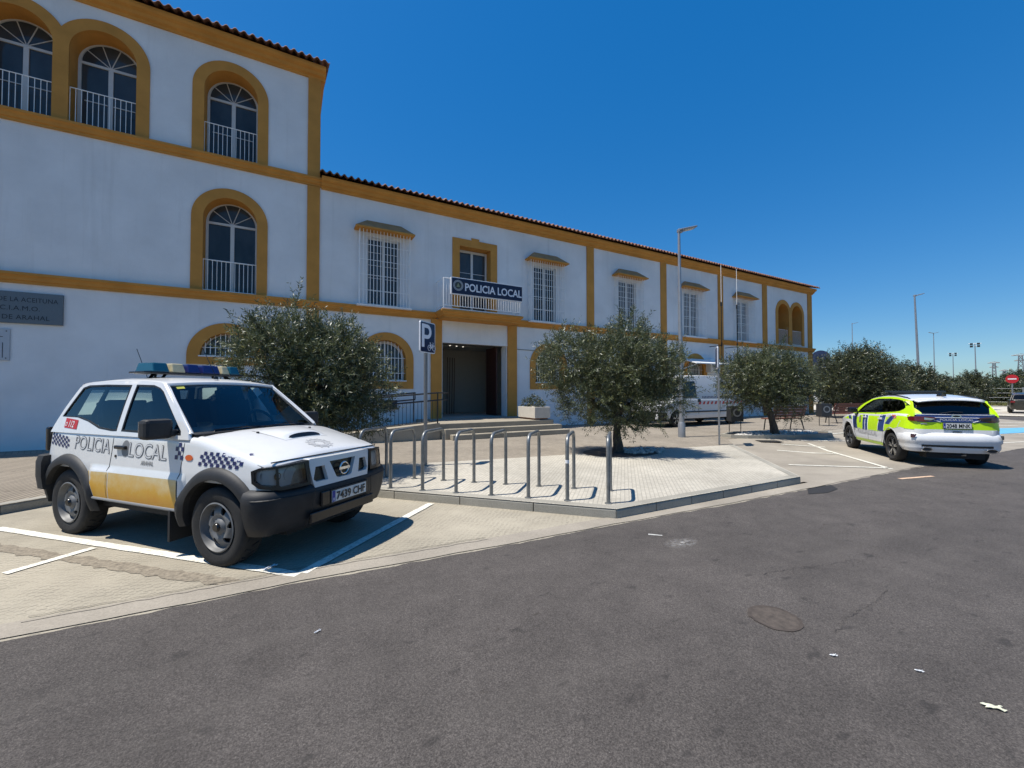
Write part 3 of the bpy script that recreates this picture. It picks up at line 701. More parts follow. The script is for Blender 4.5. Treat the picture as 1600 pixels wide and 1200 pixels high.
# stone planter on the landing
plt = thing('stone_planter', 'rectangular cream stone planter with small shrubs on the landing right of the door', 'planter', (8.10, 13.1, .6))
mb = MB(); mb.box(-.27, -.55, .02, .27, .55, .06, 1)
o_ = rect(-.33, -.62, .33, .62); i_ = rect(-.27, -.56, .27, .56)
sheet(mb, [o_, i_], lambda x, y: (x, y, .06), lambda x, y: (x, y, .46)); mb.box(-.28, -.57, .06, .28, .57, .40)
mb.build('box', [mat('cream_stone', (.52, .48, .41), .9, var=.1, nscale=8), mat('terracotta', (.30, .13, .08), .9)], plt, bevel=.008)
# aerial masts on the wall
for x, lab in ((21.2, 'tall thin whip aerial on wall brackets, the nearer of the two'), (22.62, 'tall thin whip aerial on wall brackets, just right of the fourth pilaster')):
    t = thing('radio_aerial', lab, 'aerial', (x, D-.75, 3.2), 0, 'aerials on the facade')
    mb = MB(); mb.tube([(0, 0, 0), (0, 0, 3.3)], .022, 6); mb.lathe([(0, 3.2), (.05, 3.2), (.05, 3.42), (0, 3.42)], 10, axis='z'); mb.build('mast', IRON, t)
    mb = MB(); mb.tube([(0, 0, 3.4), (0, 0, 5.5)], .014, 6); mb.build('whip', BARW, t)
    mb = MB()
    for z in (.25, 1.0): mb.tube([(-.0, 0, z), (-.0, .75, z)], .02, 6); mb.tube([(0, 0, z-.05), (0, 0, z+.18)], .04, 6)
    mb.build('bracket', IRON, t)
t = thing('air_conditioner', 'white air conditioning box on the wall under the aerials', 'air conditioner', (20.9, D-.2, 3.15))
mb = MB(); mb.box(-.1, -.16, -.42, .72, .2, .32); mb.build('casing', BARW, t, bevel=.02)
mb = MB()
for i in range(6): mb.lathe([(.05+i*.045, -.012), (.065+i*.045, -.012)], 24, 0, 'y', (.30, -.16, -.05))
mb.build('fan_grille', IRON, t)
# ================= VEHICLES =================
def m_carglass(name, tint=(.58, .69, .69), dark=.0):
    m, nt, b = new_mat(name); k = NT(nt); nt.nodes.remove(b); out = nt.nodes['Material Output']
    tr = k.n('ShaderNodeBsdfTransparent'); tr.inputs[0].default_value = (*tint, 1)
    gl = k.n('ShaderNodeBsdfGlossy'); gl.inputs['Roughness'].default_value = .015; gl.inputs[0].default_value = (1, 1, 1, 1)
    fr = k.n('ShaderNodeFresnel'); fr.inputs[0].default_value = 1.5
    mx = k.n('ShaderNodeMixShader'); k.l(fr.outputs[0], mx.inputs[0]); k.l(tr.outputs[0], mx.inputs[1]); k.l(gl.outputs[0], mx.inputs[2]); k.l(mx.outputs[0], out.inputs[0]); return m
def m_paint(name, col, rough=.28, coat=.6, dust=.10):
    m, nt, b = new_mat(name); k = NT(nt); co = k.co(); col = hexc(col) if isinstance(col, str) else col
    c = k.mix(col, (.33, .29, .24), k.ramp(k.noise(co, 2.2, 7, .75), [(.45, 0), (.9, dust*2)]))
    c = k.mix(c, tuple(x*.93 for x in col), k.ramp(k.noise(co, 9, 5, .7), [(.4, 0), (.7, .6)]))
    k.l(c, b.inputs['Base Color']); b.inputs['Roughness'].default_value = rough; b.inputs['Coat Weight'].default_value = coat; b.inputs['Coat Roughness'].default_value = .12
    b.inputs['Specular IOR Level'].default_value = .4; return m
WHITE = m_paint('white_car_paint', (.66, .66, .65)); WHITE2 = m_paint('clean_white_paint', (.72, .72, .72), .2, .8, .04)
def m_plastic():
    m, nt, b = new_mat('worn_black_plastic'); k = NT(nt); co = k.co()
    c = k.ramp(k.noise(co, 4, 7, .75), [(.3, (.008, .008, .009)), (.62, (.022, .022, .023)), (.85, (.055, .053, .050))])
    k.l(c, b.inputs['Base Color']); b.inputs['Roughness'].default_value = .62; k.bump(k.noise(co, 140, 3), b, .25, .003); return m
PLAST = m_plastic()
BLKG = mat('gloss_black_trim', (.008, .008, .009), .25, var=0); TYRE = mat('tyre_rubber', (.018, .017, .016), .85, var=.35, nscale=12, bump=.3, bscale=90)
DARK = mat('dark_underbody', (.012, .012, .012), .8, var=0); SEAT = mat('dark_seat_fabric', (.045, .048, .055), .9, var=.1)
RIM = mat('worn_silver_wheel', (.15, .15, .148), .55, metal=.25, var=.25, nscale=9); RIMD = mat('dark_grey_alloy', (.05, .05, .052), .35, metal=.6, var=.1); RIMS = mat('machined_alloy', (.5, .5, .5), .25, metal=.9, var=.05)
CHR = mat('chrome', (.6, .6, .6), .15, metal=1, var=0); REFL = mat('lamp_reflector', (.55, .57, .6), .12, metal=.9, var=0)
CG = m_carglass('tinted_car_glass'); CGD = m_carglass('privacy_glass', (.05, .055, .06)); LENS = m_carglass('clear_lens', (.75, .78, .8))
REDL = mat('red_lamp_lens', (.16, .006, .008), .15, var=0, coat=.5); REDD = mat('smoked_red_lens', (.05, .010, .012), .12, var=0, coat=.6); ORL = mat('orange_marker_lens', (.55, .09, .01), .25, var=0)
def m_yellow():
    m, nt, b = new_mat('faded_yellow_panel'); k = NT(nt); co = k.co()
    z = k.n('ShaderNodeSeparateXYZ'); k.l(co, z.inputs[0])
    f = k.math('ADD', k.ramp(k.noise(k.co((1, 1, 2.5)), 1.6, 5, .6), [(.3, 0), (.75, .4)]), k.ramp(k.noise(co, 11, 5, .7), [(.4, 0), (.8, .25)]))
    # scuffed, sun-bleached band along the upper edge of the film
    f = k.math('ADD', f, k.ramp(z.outputs[2], [(.50, 0), (.74, .60)]))
    c = k.ramp(f, [(0, (.60, .25, .006)), (.45, (.60, .33, .035)), (.95, (.62, .52, .30))])
    k.l(c, b.inputs['Base Color']); b.inputs['Roughness'].default_value = .42; return m
YEL = m_yellow()
FLUO = m_paint('fluorescent_yellow_green_film', (.52, .80, .010), .35, .4, .02); NAVYF = m_paint('blue_livery_film', (.020, .052, .20), .35, .4, .02)
NAVC = mat('navy_check_film', (.012, .014, .085), .4, var=.05); GREYT = mat('grey_outline_film', (.19, .19, .19), .5, var=.0); LTG = mat('light_film', (.60, .60, .60), .4, var=0)
WF = mat('white_film', (.75, .75, .75), .35, var=0); PLW = mat('number_plate_white', (.60, .60, .57), .35, var=.05, nscale=10); PLB = mat('plate_blue', (.01, .03, .25), .4, var=0); INK = mat('black_ink', (.01, .01, .011), .5, var=0); REDI = mat('red_film', (.45, .02, .02), .4, var=0)
SEAL = mat('black_rubber_seal', (.008, .008, .008), .5, var=0); SHUT = mat('panel_gap', (.03, .03, .03), .8, var=0)
ip = lambda tab: (lambda x: float(np.interp(x, [a for a, _ in tab], [b for _, b in tab])))
def smooth_ip(tab):
    xs = [a for a, _ in tab]; ys = [b for _, b in tab]; n = len(xs); h = [xs[i+1]-xs[i] for i in range(n-1)]; dl = [(ys[i+1]-ys[i])/h[i] for i in range(n-1)]
    m = [dl[0]]+[0 if dl[i-1]*dl[i] <= 0 else 2*dl[i-1]*dl[i]/(dl[i-1]+dl[i]) for i in range(1, n-1)]+[dl[-1]]
    def f(x):
        if x <= xs[0]: return ys[0]
        if x >= xs[-1]: return ys[-1]
        i = max(k for k in range(n-1) if xs[k] <= x); t = (x-xs[i])/h[i]
        return (1+2*t)*(1-t)**2*ys[i]+t*(1-t)**2*h[i]*m[i]+t*t*(3-2*t)*ys[i+1]+t*t*(t-1)*h[i]*m[i+1]
    return f
class Car:
    def __init__(c, root, **p):
        c.root = root; c.__dict__.update(p)
        c.Wf, c.zsf, c.ztf = smooth_ip(c.W), smooth_ip(c.zs), smooth_ip(c.zt)
    def side(c, x, z, off=0):     # half width of the lower body at (x, z)
        W = c.Wf(x); y = W-c.tuck*max(0, (.62-z))**2*2.2-c.lean*max(0, z-.80)
        for z0, z1, d in c.ribs:  # stepped ledge pressed along the side
            if c.ribx[0] < x < c.ribx[1]:
                e = min(1, (x-c.ribx[0])/.06, (c.ribx[1]-x)/.06); t = 1 if z < z0 else 0 if z > z1 else 1-(z-z0)/(z1-z0)
                y += d*t*e
        zs = c.zsf(x); r = min(c.rs, .45*(zs-.5))
        if z > zs-r:
            q = min(1, (z-(zs-r))/r); y -= r*(1-math.sqrt(max(0, 1-q*q)))
        return y+off
    def arch(c, x):
        z = c.sill(x) if callable(c.sill) else c.sill
        for xa in (0, c.wb):
            if abs(x-xa) < c.Ra: z = max(z, c.hub+math.sqrt(c.Ra**2-(x-xa)**2))
        return z
    def body(c, name='body', mats=None):
        xs = set()
        a, b = c.x0, c.x1
        n = int((b-a)/.06)
        for i in range(n+1): xs.add(round(a+(b-a)*i/n, 4))
        for xa in (0, c.wb):
            for t in range(0, 181, 6):
                x = xa+c.Ra*math.cos(math.radians(t)); xs.add(round(x, 4))
        for e in (a, b):
            s_ = 1 if e == a else -1
            for k in (.004, .012, .025, .045, .07, .10, .14): xs.add(round(e+s_*k, 4))
        for x in c.ribx: xs.add(x)
        xs = sorted(x for x in xs if a <= x <= b); N1, N2, N3 = 22, 6, 9
        rows = []
        for x in xs:
            zb = c.arch(x); zs = c.zsf(x); r = min(c.rs, .45*(zs-.5)); e0 = min((x-a), (b-x)); R = c.rc
            pin = 0 if e0 > R else R*(1-math.sqrt(max(0, 1-((R-e0)/R)**2)))
            sec = []
            zl = [zb+(zs-r-zb)*i/N1 for i in range(N1+1)]
            for z0, z1, d in c.ribs:
                for zz in (z0, z1):
                    k = min(range(1, N1), key=lambda i: abs(zl[i]-zz))
                    if abs(zl[k]-zz) < .05: zl[k] = zz
            for z in zl: sec.append((c.side(x, z)-pin, z))
            for i in range(1, N2+1):
                z = zs-r+r*math.sin(math.pi/2*i/N2); sec.append((c.side(x, zs-r)-r*(1-math.cos(math.pi/2*i/N2))-pin, z))
            y1 = sec[-1][0]; zt = c.ztf(x)
            for i in range(1, N3+1):
                y = y1*(1-i/N3); sec.append((y, zs+(zt-zs)*(1-(y/y1)**c.pw)))
            dz = 0 if e0 > R*.5 else (1-math.sqrt(max(0, 1-((R*.5-e0)/(R*.5))**2)))*c.nr
            sec = [(y, z-dz*max(0, (z-.5)/(zs-.5))) for y, z in sec]
            rows.append([(x, y, z) for y, z in sec])
        mb = MB(); n = len(rows[0])
        for sg in (1, -1):
            vs = [(x, sg*y, z) for r in rows for x, y, z in r]
            mb.add(vs, [(i*n+j, i*n+j+1, (i+1)*n+j+1, (i+1)*n+j) for i in range(len(rows)-1) for j in range(n-1)])
        for r in (rows[0], rows[-1]):
            for j in range(n-1): mb.add([(r[j][0], r[j][1], r[j][2]), (r[j+1][0], r[j+1][1], r[j+1][2]), (r[j+1][0], -r[j+1][1], r[j+1][2]), (r[j][0], -r[j][1], r[j][2])], [(0, 1, 2, 3)])
        o = mb.build(name, mats or c.paint, c.root, smooth=True, sharp=38)
        bm = bmesh.new(); bm.from_mesh(o.data); bmesh.ops.remove_doubles(bm, verts=bm.verts, dist=.0008); bmesh.ops.recalc_face_normals(bm, faces=bm.faces)
        for e in bm.edges: e.smooth = not (len(e.link_faces) == 2 and e.calc_face_angle(0) > math.radians(34))
        bm.to_mesh(o.data); bm.free(); c.bodyo = o
        # wheel housings and underbody
        mb = MB()
        for xa in (0, c.wb):
            for sg in (1, -1):
                Rr = c.Ra+.004; pts = [(xa+Rr*math.cos(math.radians(t)), c.hub+Rr*math.sin(math.radians(t))) for t in range(-8, 189, 8)]
                Wo = c.side(xa, c.hub+c.Ra+.02)-.012; yi = c.Wf(xa)-.36
                mb.add([(x, sg*Wo, z) for x, z in pts]+[(x, sg*yi, z) for x, z in pts], [(i, i+1, len(pts)+i+1, len(pts)+i) for i in range(len(pts)-1)]+[tuple(len(pts)+i for i in range(len(pts)))])
        mb.box(c.x0+.12, -.5, .24, c.x1-.12, .5, .52); mb.box(c.Ra+.05, -c.Wf(1)+.10, .34, c.wb-c.Ra-.05, c.Wf(1)-.10, .52)
        mb.tube([(0, -.7, c.hub), (0, .7, c.hub)], .05, 8); mb.tube([(c.wb, -.7, c.hub), (c.wb, .7, c.hub)], .04, 8)
        mb.build('underbody', DARK, c.root)
    def on_side(c, sg, off): return lambda x, z: (x, sg*(c.side(x, z)+off), z)
    def decal(c, name, loops, m, sg, off=.003, step=.08, parent=None, smooth=True):
        mb = MB(); sheet(mb, loops, c.on_side(sg, off), step=step); return mb.build(name, m, parent or c.root, smooth=smooth)
    def flare(c, xa, Ri, Ro, proud, m, a0=-5, a1=185, name='wheel_arch_flare'):
        for sg in (1, -1):
            mb = MB(); n = 30; prof = [(0, -.01), (0, proud), (.35, proud+.006), (.75, proud*.8), (1, .0), (1, -.01)]
            vs = []
            for i in range(n+1):
                a = math.radians(a0+(a1-a0)*i/n)
                for t, p in prof:
                    r = Ri+(Ro-Ri)*t; x, z = xa+r*math.cos(a), c.hub+r*math.sin(a)
                    vs.append((x, sg*(c.side(x, max(z, .3))+p), z))
            k = len(prof); mb.add(vs, [(i*k+j, i*k+j+1, (i+1)*k+j+1, (i+1)*k+j) for i in range(n) for j in range(k-1)]+[tuple(range(k)), tuple(n*k+j for j in range(k))])
            mb.build(name, m, c.root, smooth=True, sharp=45)
    # ---- greenhouse ----
    def gy(c, x, z): return c.gb(x)-(z-c.gz0)*c.tumble-.10*max(0, z-c.gz0)**2
    def greenhouse(c, loop, wins, m, glass, seal=.018, th=.03):
        c.gloop = loop
        for sg in (1, -1):
            mb = MB(); sheet(mb, [loop]+wins, lambda x, z: (x, sg*c.gy(x, z), z), lambda x, z: (x, sg*(c.gy(x, z)-th), z), step=.09)
            fr = mb.build('cabin_side', m, c.root, smooth=True, sharp=40)
            for wv in wins:
                cx = sum(p[0] for p in wv)/len(wv); cz = sum(p[1] for p in wv)/len(wv); L = max(math.dist(p, (cx, cz)) for p in wv); k = 1-seal*1.6/L; k2 = 1-seal/L*.0
                g = MB(); inn = [(cx+(x-cx)*k, cz+(z-cz)*(1-seal*2.6/ (max(q[1] for q in wv)-min(q[1] for q in wv)))) for x, z in wv]
                sheet(g, [wv, inn], lambda x, z: (x, sg*(c.gy(x, z)+.002), z), lambda x, z: (x, sg*(c.gy(x, z)-.014), z), step=.12); g.build('window_seal', SEAL, c.root)
                g = MB(); sheet(g, [wv], lambda x, z: (x, sg*(c.gy(x, z)-.008), z), step=.12); g.build('side_window', glass, c.root, smooth=True)
    def ws(c, P, name='windscreen', glass=None, inset=(.05, .05, .04), cap=None, band=None):
        """P: (xb centre, xb edge, zb, yb, xt centre, xt edge, zt, yt); u in -1..1, v in 0..1"""
        xb, xbe, zb, yb, xt, xte, zt, yt = P[:8]; zbe = P[8] if len(P) > 8 else zb; zte = P[9] if len(P) > 9 else zt
        def f(u, v, o=0):
            xc = xb+(xt-xb)*v; xe = xbe+(xte-xbe)*v; y = u*(yb+(yt-yb)*v); z = (zb+(zt-zb)*v)*(1-u*u)+(zbe+(zte-zbe)*v)*u*u
            s_ = 1 if xb > 0 and xbe < xb else -1
            return (xc+(xe-xc)*u*u+o*s_*.7, y, z+o*.6)
        iu, ib, it = inset; fr = MB()
        sheet(fr, [[(-1, 0), (1, 0), (1, 1), (-1, 1)], [(-1+iu, ib), (1-iu, ib), (1-iu, 1-it), (-1+iu, 1-it)]], lambda u, v: f(u, v, .004), lambda u, v: f(u, v, -.03), step=.12)
        fr.build(name+'_frame', SEAL, c.root, smooth=True, sharp=40)
        g = MB(); g.grid(lambda a, b: f(-1+iu*.5+(2-iu)*a, ib*.5+(1-ib*.5-it*.5)*b, -.003), 16, 8); g.build(name, glass or CG, c.root, smooth=True); return f
    def roof(c, xs_edge, crown, m, rr=.10, name='roof'):
        """xs_edge: list of (x, edge z); closes over the side sheets"""
        zf = smooth_ip(xs_edge); x0, x1 = xs_edge[0][0], xs_edge[-1][0]; cr = smooth_ip(crown)
        def f(a, b):
            x = x0+(x1-x0)*a; u = -1+2*b; z = zf(x); y = c.gy(x, z)+.004
            s_ = math.copysign(math.sin(abs(u)*math.pi/2)**.8, u) if u else 0
            h = (1-abs(u)**3.2)
            xo = c.rfx(x, u) if hasattr(c, 'rfx') else 0
            return (x+xo, u*y, z+cr(x)*h)
        mb = MB(); mb.grid(f, 26, 24); o = mb.build(name, m, c.root, smooth=True); sd = o.modifiers.new('thick', 'SOLIDIFY'); sd.thickness = .02; sd.offset = -1; return f
    def wheel(c, kind, R, w, yo, xa, sg, steer=0):
        mb = MB(); hb = c.hub
        r0 = R*.60 if kind == 'steel' else R*.70
        prof = [(r0, -w*.30), (r0+.012, -w*.42), (R*.80, -w*.50), (R*.93, -w*.47), (R*.985, -w*.40), (R, -w*.33), (R, w*.33), (R*.985, w*.40), (R*.93, w*.47), (R*.80, w*.50), (r0+.012, w*.42), (r0, w*.30)]
        mb.lathe(prof, 56, 0, 'y')
        if kind == 'steel':
            for i in range(44):
                a = 2*math.pi*i/44
                Rm = Matrix.Rotation(-a, 3, 'Y') @ Matrix.Rotation(.5 if i % 2 else -.5, 3, 'X'); mb.cbox((math.cos(a)*R, (w*.13 if i % 2 else -w*.13), math.sin(a)*R), (.016, w*.26, .024), 0, Rm)
        t = mb.build('wheel', TYRE, c.root, loc=(xa, sg*yo, hb), smooth=True, sharp=35, rot=(0, 0, steer))
        r = MB(); s1 = -sg*-1
        if kind == 'steel':
            r.lathe([(r0+.010, sg*w*.46), (r0-.002, sg*w*.485), (r0-.012, sg*w*.38), (r0-.02, sg*w*.18), (r0-.05, sg*w*.06), (r0-.05, -sg*w*.2)], 48)
            ro = r0-.014; hs_ = []
            for i in range(6):   # dished steel disc with six tapering openings
                a = 2*math.pi*i/6+.2; l = []
                for t_ in range(20):
                    q = 2*math.pi*t_/20; rad = .148+.034*math.cos(q); w_ = (.030+.012*math.cos(q))*math.sin(q); A = a+w_/rad+.10*math.cos(q); l.append((rad*math.cos(A), rad*math.sin(A)))
                hs_.append(l)
            disc = [(ro*math.cos(2*math.pi*i/48), ro*math.sin(2*math.pi*i/48)) for i in range(48)]
            dep = smooth_ip([(0, .098), (.05, .098), (.075, .070), (.115, .088), (.15, .078), (.185, .050), (.24, .045)])
            sheet(r, [disc]+hs_, lambda x, z: (x, sg*(dep(math.hypot(x, z))*w/.235+.0), z), lambda x, z: (x, sg*(dep(math.hypot(x, z))*w/.235-.014), z), step=.018)
            o = r.build('rim', RIM, t, smooth=True, sharp=50)
            h = MB(); h.lathe([(0, sg*.122), (.032, sg*.122), (.040, sg*.112), (.042, sg*.07)], 24); h.lathe([(0, sg*-.02), (r0-.02, sg*-.02)], 32); h.build('hub', BLKG, t, smooth=True)
        else:
            r.lathe([(r0+.004, sg*w*.42), (r0-.012, sg*w*.43), (r0-.02, sg*w*.30), (r0-.03, -sg*w*.2)], 48)
            n = 5
            for i in range(n):
                for d in (-.17, .17):
                    a = 2*math.pi*i/n+.3; vs = []
                    for rad, hw, dy, sp in ((.05, .028, .36, .4), (.12, .020, .38, .8), (r0-.016, .022, .36, 1.0)):
                        for k in (-1, 1):
                            A = a+d*sp*(.6+.4*rad/r0)+k*hw/rad*.55; vs.append((rad*math.cos(A), sg*dy*w, rad*math.sin(A)))
                        for k in (-1, 1):
                            A = a+d*sp*(.6+.4*rad/r0)+k*hw/rad*.8; vs.append((rad*math.cos(A), sg*(dy*w-.03), rad*math.sin(A)))
                    r.add(vs, [(j*4, j*4+1, (j+1)*4+1, (j+1)*4) for j in range(2)], 1)
                    r.add(vs, [(j*4, (j+1)*4, (j+1)*4+2, j*4+2) for j in range(2)]+[(j*4+1, j*4+3, (j+1)*4+3, (j+1)*4+1) for j in range(2)], 0)
            r.lathe([(0, sg*w*.40), (.035, sg*w*.40), (.06, sg*w*.36), (.07, sg*w*.2)], 24)
            o = r.build('rim', [RIMD, RIMS], t, smooth=True, sharp=40)
            h = MB(); h.lathe([(0, sg*.01), (r0-.02, sg*.01)], 32); h.build('brake_disc', DARK, t)
        return t
    def seats(c, rows, zf=.55, zc=.92, wheel_side=None, hr=.60):
        for x, ys, ztop in rows:
            for y in ys:
                mb = MB(); R = Matrix.Rotation(math.radians(-14), 3, 'Y')
                mb.cbox((x+.28, y, zc-.08), (.5, .48, .14)); mb.cbox((x-.02, y, zc+.22), (.13, .46, .56), 0, R); mb.cbox((x-.14, y, ztop), (.09, .26, .17), 0, R); mb.tube([(x-.1, y, zc+.4), (x-.13, y, ztop)], .03, 6)
                mb.build('seat', SEAT, c.root, bevel=.04)
# ---- 1. the white off-road police car ----
HEAD = math.radians(-49.6)
hv = Vector((math.cos(HEAD), math.sin(HEAD))); lv = Vector((-hv.y, hv.x))
rear = Vector((-2.133, 6.439))+lv*.800+Vector((-.018, .01))
suv = thing('police_suv', 'white three-door off-road police car with faded yellow doors, checkered bands and a roof light bar', 'police car', (rear.x, rear.y, .004), HEAD, sc=(1, .957, 1))
c = Car(suv, wb=2.45, hub=.345, Ra=.435, x0=-.60, x1=3.08, rc=.17, rs=.085, nr=.06, pw=2.4, tuck=.30, lean=.10,
        W=[(-.6, .80), (-.3, .825), (0, .83), (2.0, .83), (2.5, .825), (2.9, .80), (3.08, .765)],
        zs=[(-.6, 1.16), (.5, 1.165), (1.9, 1.155), (2.1, 1.15), (2.5, 1.07), (2.85, .985), (3.08, .925)],
        zt=[(-.6, 1.18), (2.0, 1.17), (2.16, 1.19), (2.5, 1.14), (2.85, 1.045), (3.0, .995), (3.08, .95)],
        sill=lambda x: .44 if -.3 < x < 2.75 else .50, ribs=[(.745, .795, .030)], ribx=(.42, 2.03), paint=WHITE)
c.body()
for xa in (0, 2.45): c.flare(xa, .435, .545, .045, PLAST)
for xa in (0, 2.45):
    for sg in (-1, 1): c.wheel('steel', .362, .235, .715, xa, sg, 0)
c.gb = ip([(-.6, .79), (0, .80), (2.0, .80), (2.3, .78)]); c.gz0 = 1.15; c.tumble = .24
side = [(-.46, 1.12), (2.02, 1.12), (1.98, 1.20), (1.71, 1.42), (1.47, 1.61), (1.40, 1.655), (1.29, 1.685), (.95, 1.705), (.4, 1.71), (.05, 1.70), (-.10, 1.68), (-.185, 1.64), (-.33, 1.40), (-.43, 1.20)]
wq = [(-.315, 1.30), (.02, 1.295), (.25, 1.255), (.50, 1.185), (.75, 1.165), (.835, 1.168), (.82, 1.66), (.35, 1.668), (.0, 1.662), (-.11, 1.635)]
wd = [(.915, 1.168), (1.4, 1.160), (1.89, 1.16), (1.875, 1.20), (1.61, 1.42), (1.41, 1.585), (1.33, 1.625), (1.21, 1.655), (.905, 1.663)]
c.greenhouse(side, [wq, wd], WHITE, CG, seal=.014)
c.roof([(-.16, 1.665), (-.05, 1.69), (.4, 1.708), (.95, 1.703), (1.29, 1.683), (1.41, 1.655)], [(-.16, .0), (0, .035), (.6, .05), (1.1, .045), (1.33, .03), (1.41, .018)], WHITE)
fws = c.ws((2.16, 1.99, 1.18, .775, 1.38, 1.38, 1.685, .650, 1.165, 1.655), inset=(.045, .03, .035))
c.ws((-.50, -.46, 1.15, .74, -.16, -.14, 1.68, .64), name='rear_window', glass=CG, inset=(.14, .28, .10))
# body-coloured A pillars
for sg in (1, -1):
    mb = MB(); mb.tube([fws(sg*.99, v, -.004) for v in (0, .25, .5, .75, 1)], .026, 8); mb.build('pillar', WHITE, suv, smooth=True)
mb = MB(); mb.tube([fws(u, 1, -.004) for u in (-1, -.6, -.2, .2, .6, 1)], .022, 8); mb.build('roof_front_edge', WHITE, suv, smooth=True)
# rear quarter: dark inner pillar splitting the long rear window
for sg in (1, -1):
    c2 = [(.21, 1.28), (.33, 1.26), (.40, 1.655), (.31, 1.655)]
    mb = MB(); sheet(mb, [c2], lambda x, z: (x, sg*(c.gy(x, z)-.02), z)); mb.build('inner_pillar', SEAL, suv)
# door and wing shut lines
def shut(c, pts, sg, r=.0035, off=.0005):
    mb = MB(); out = []
    for a, b in zip(pts[:-1], pts[1:]):
        n = max(1, int(math.dist(a, b)/.04))
        for i in range(n): out.append((a[0]+(b[0]-a[0])*i/n, a[1]+(b[1]-a[1])*i/n))
    out.append(pts[-1]); mb.tube([(x, sg*(c.side(x, z)+off), z) for x, z in out], r, 5); return mb.build('panel_gap', SHUT, c.root)
for sg in (1, -1):
    shut(c, [(.80, 1.14), (.80, .95), (.79, .80), (.78, .46)], sg); shut(c, [(1.96, 1.13), (1.95, .95), (1.94, .80), (1.94, .46)], sg); shut(c, [(.80, .455), (1.95, .455)], sg)
    shut(c, [(2.22, 1.09), (2.6, 1.012), (2.98, .91)], sg, .003)
    # faded yellow panels below the ledge
    zt = .742
    r0 = .555
    left = [(r0*math.cos(math.radians(a)), .345+r0*math.sin(math.radians(a))) for a in (44, 36, 28, 20, 12)]
    l1 = [(.80, .462), (.815, zt)]+[p for p in left if p[1] < zt]+[(.54, .462)]
    c.decal('faded_panel', [l1], YEL, sg, .0025)
    rr = [(2.45-.555*math.cos(math.radians(a)), .345+.555*math.sin(math.radians(a))) for a in (12, 20, 28, 36, 44)]
    c.decal('faded_panel', [[(.815, .462), (1.895, .462)]+[p for p in rr if p[0] < 1.93 and p[1] < zt]+[(1.935, zt), (.83, zt)]], YEL, sg, .0025)
    mb = MB(); mb.tube([(x, sg*(c.side(x, .46)+.0), .452) for x in np.linspace(.5, 1.93, 12)], .016, 8); mb.build('sill_trim', GREYT, suv, smooth=True)
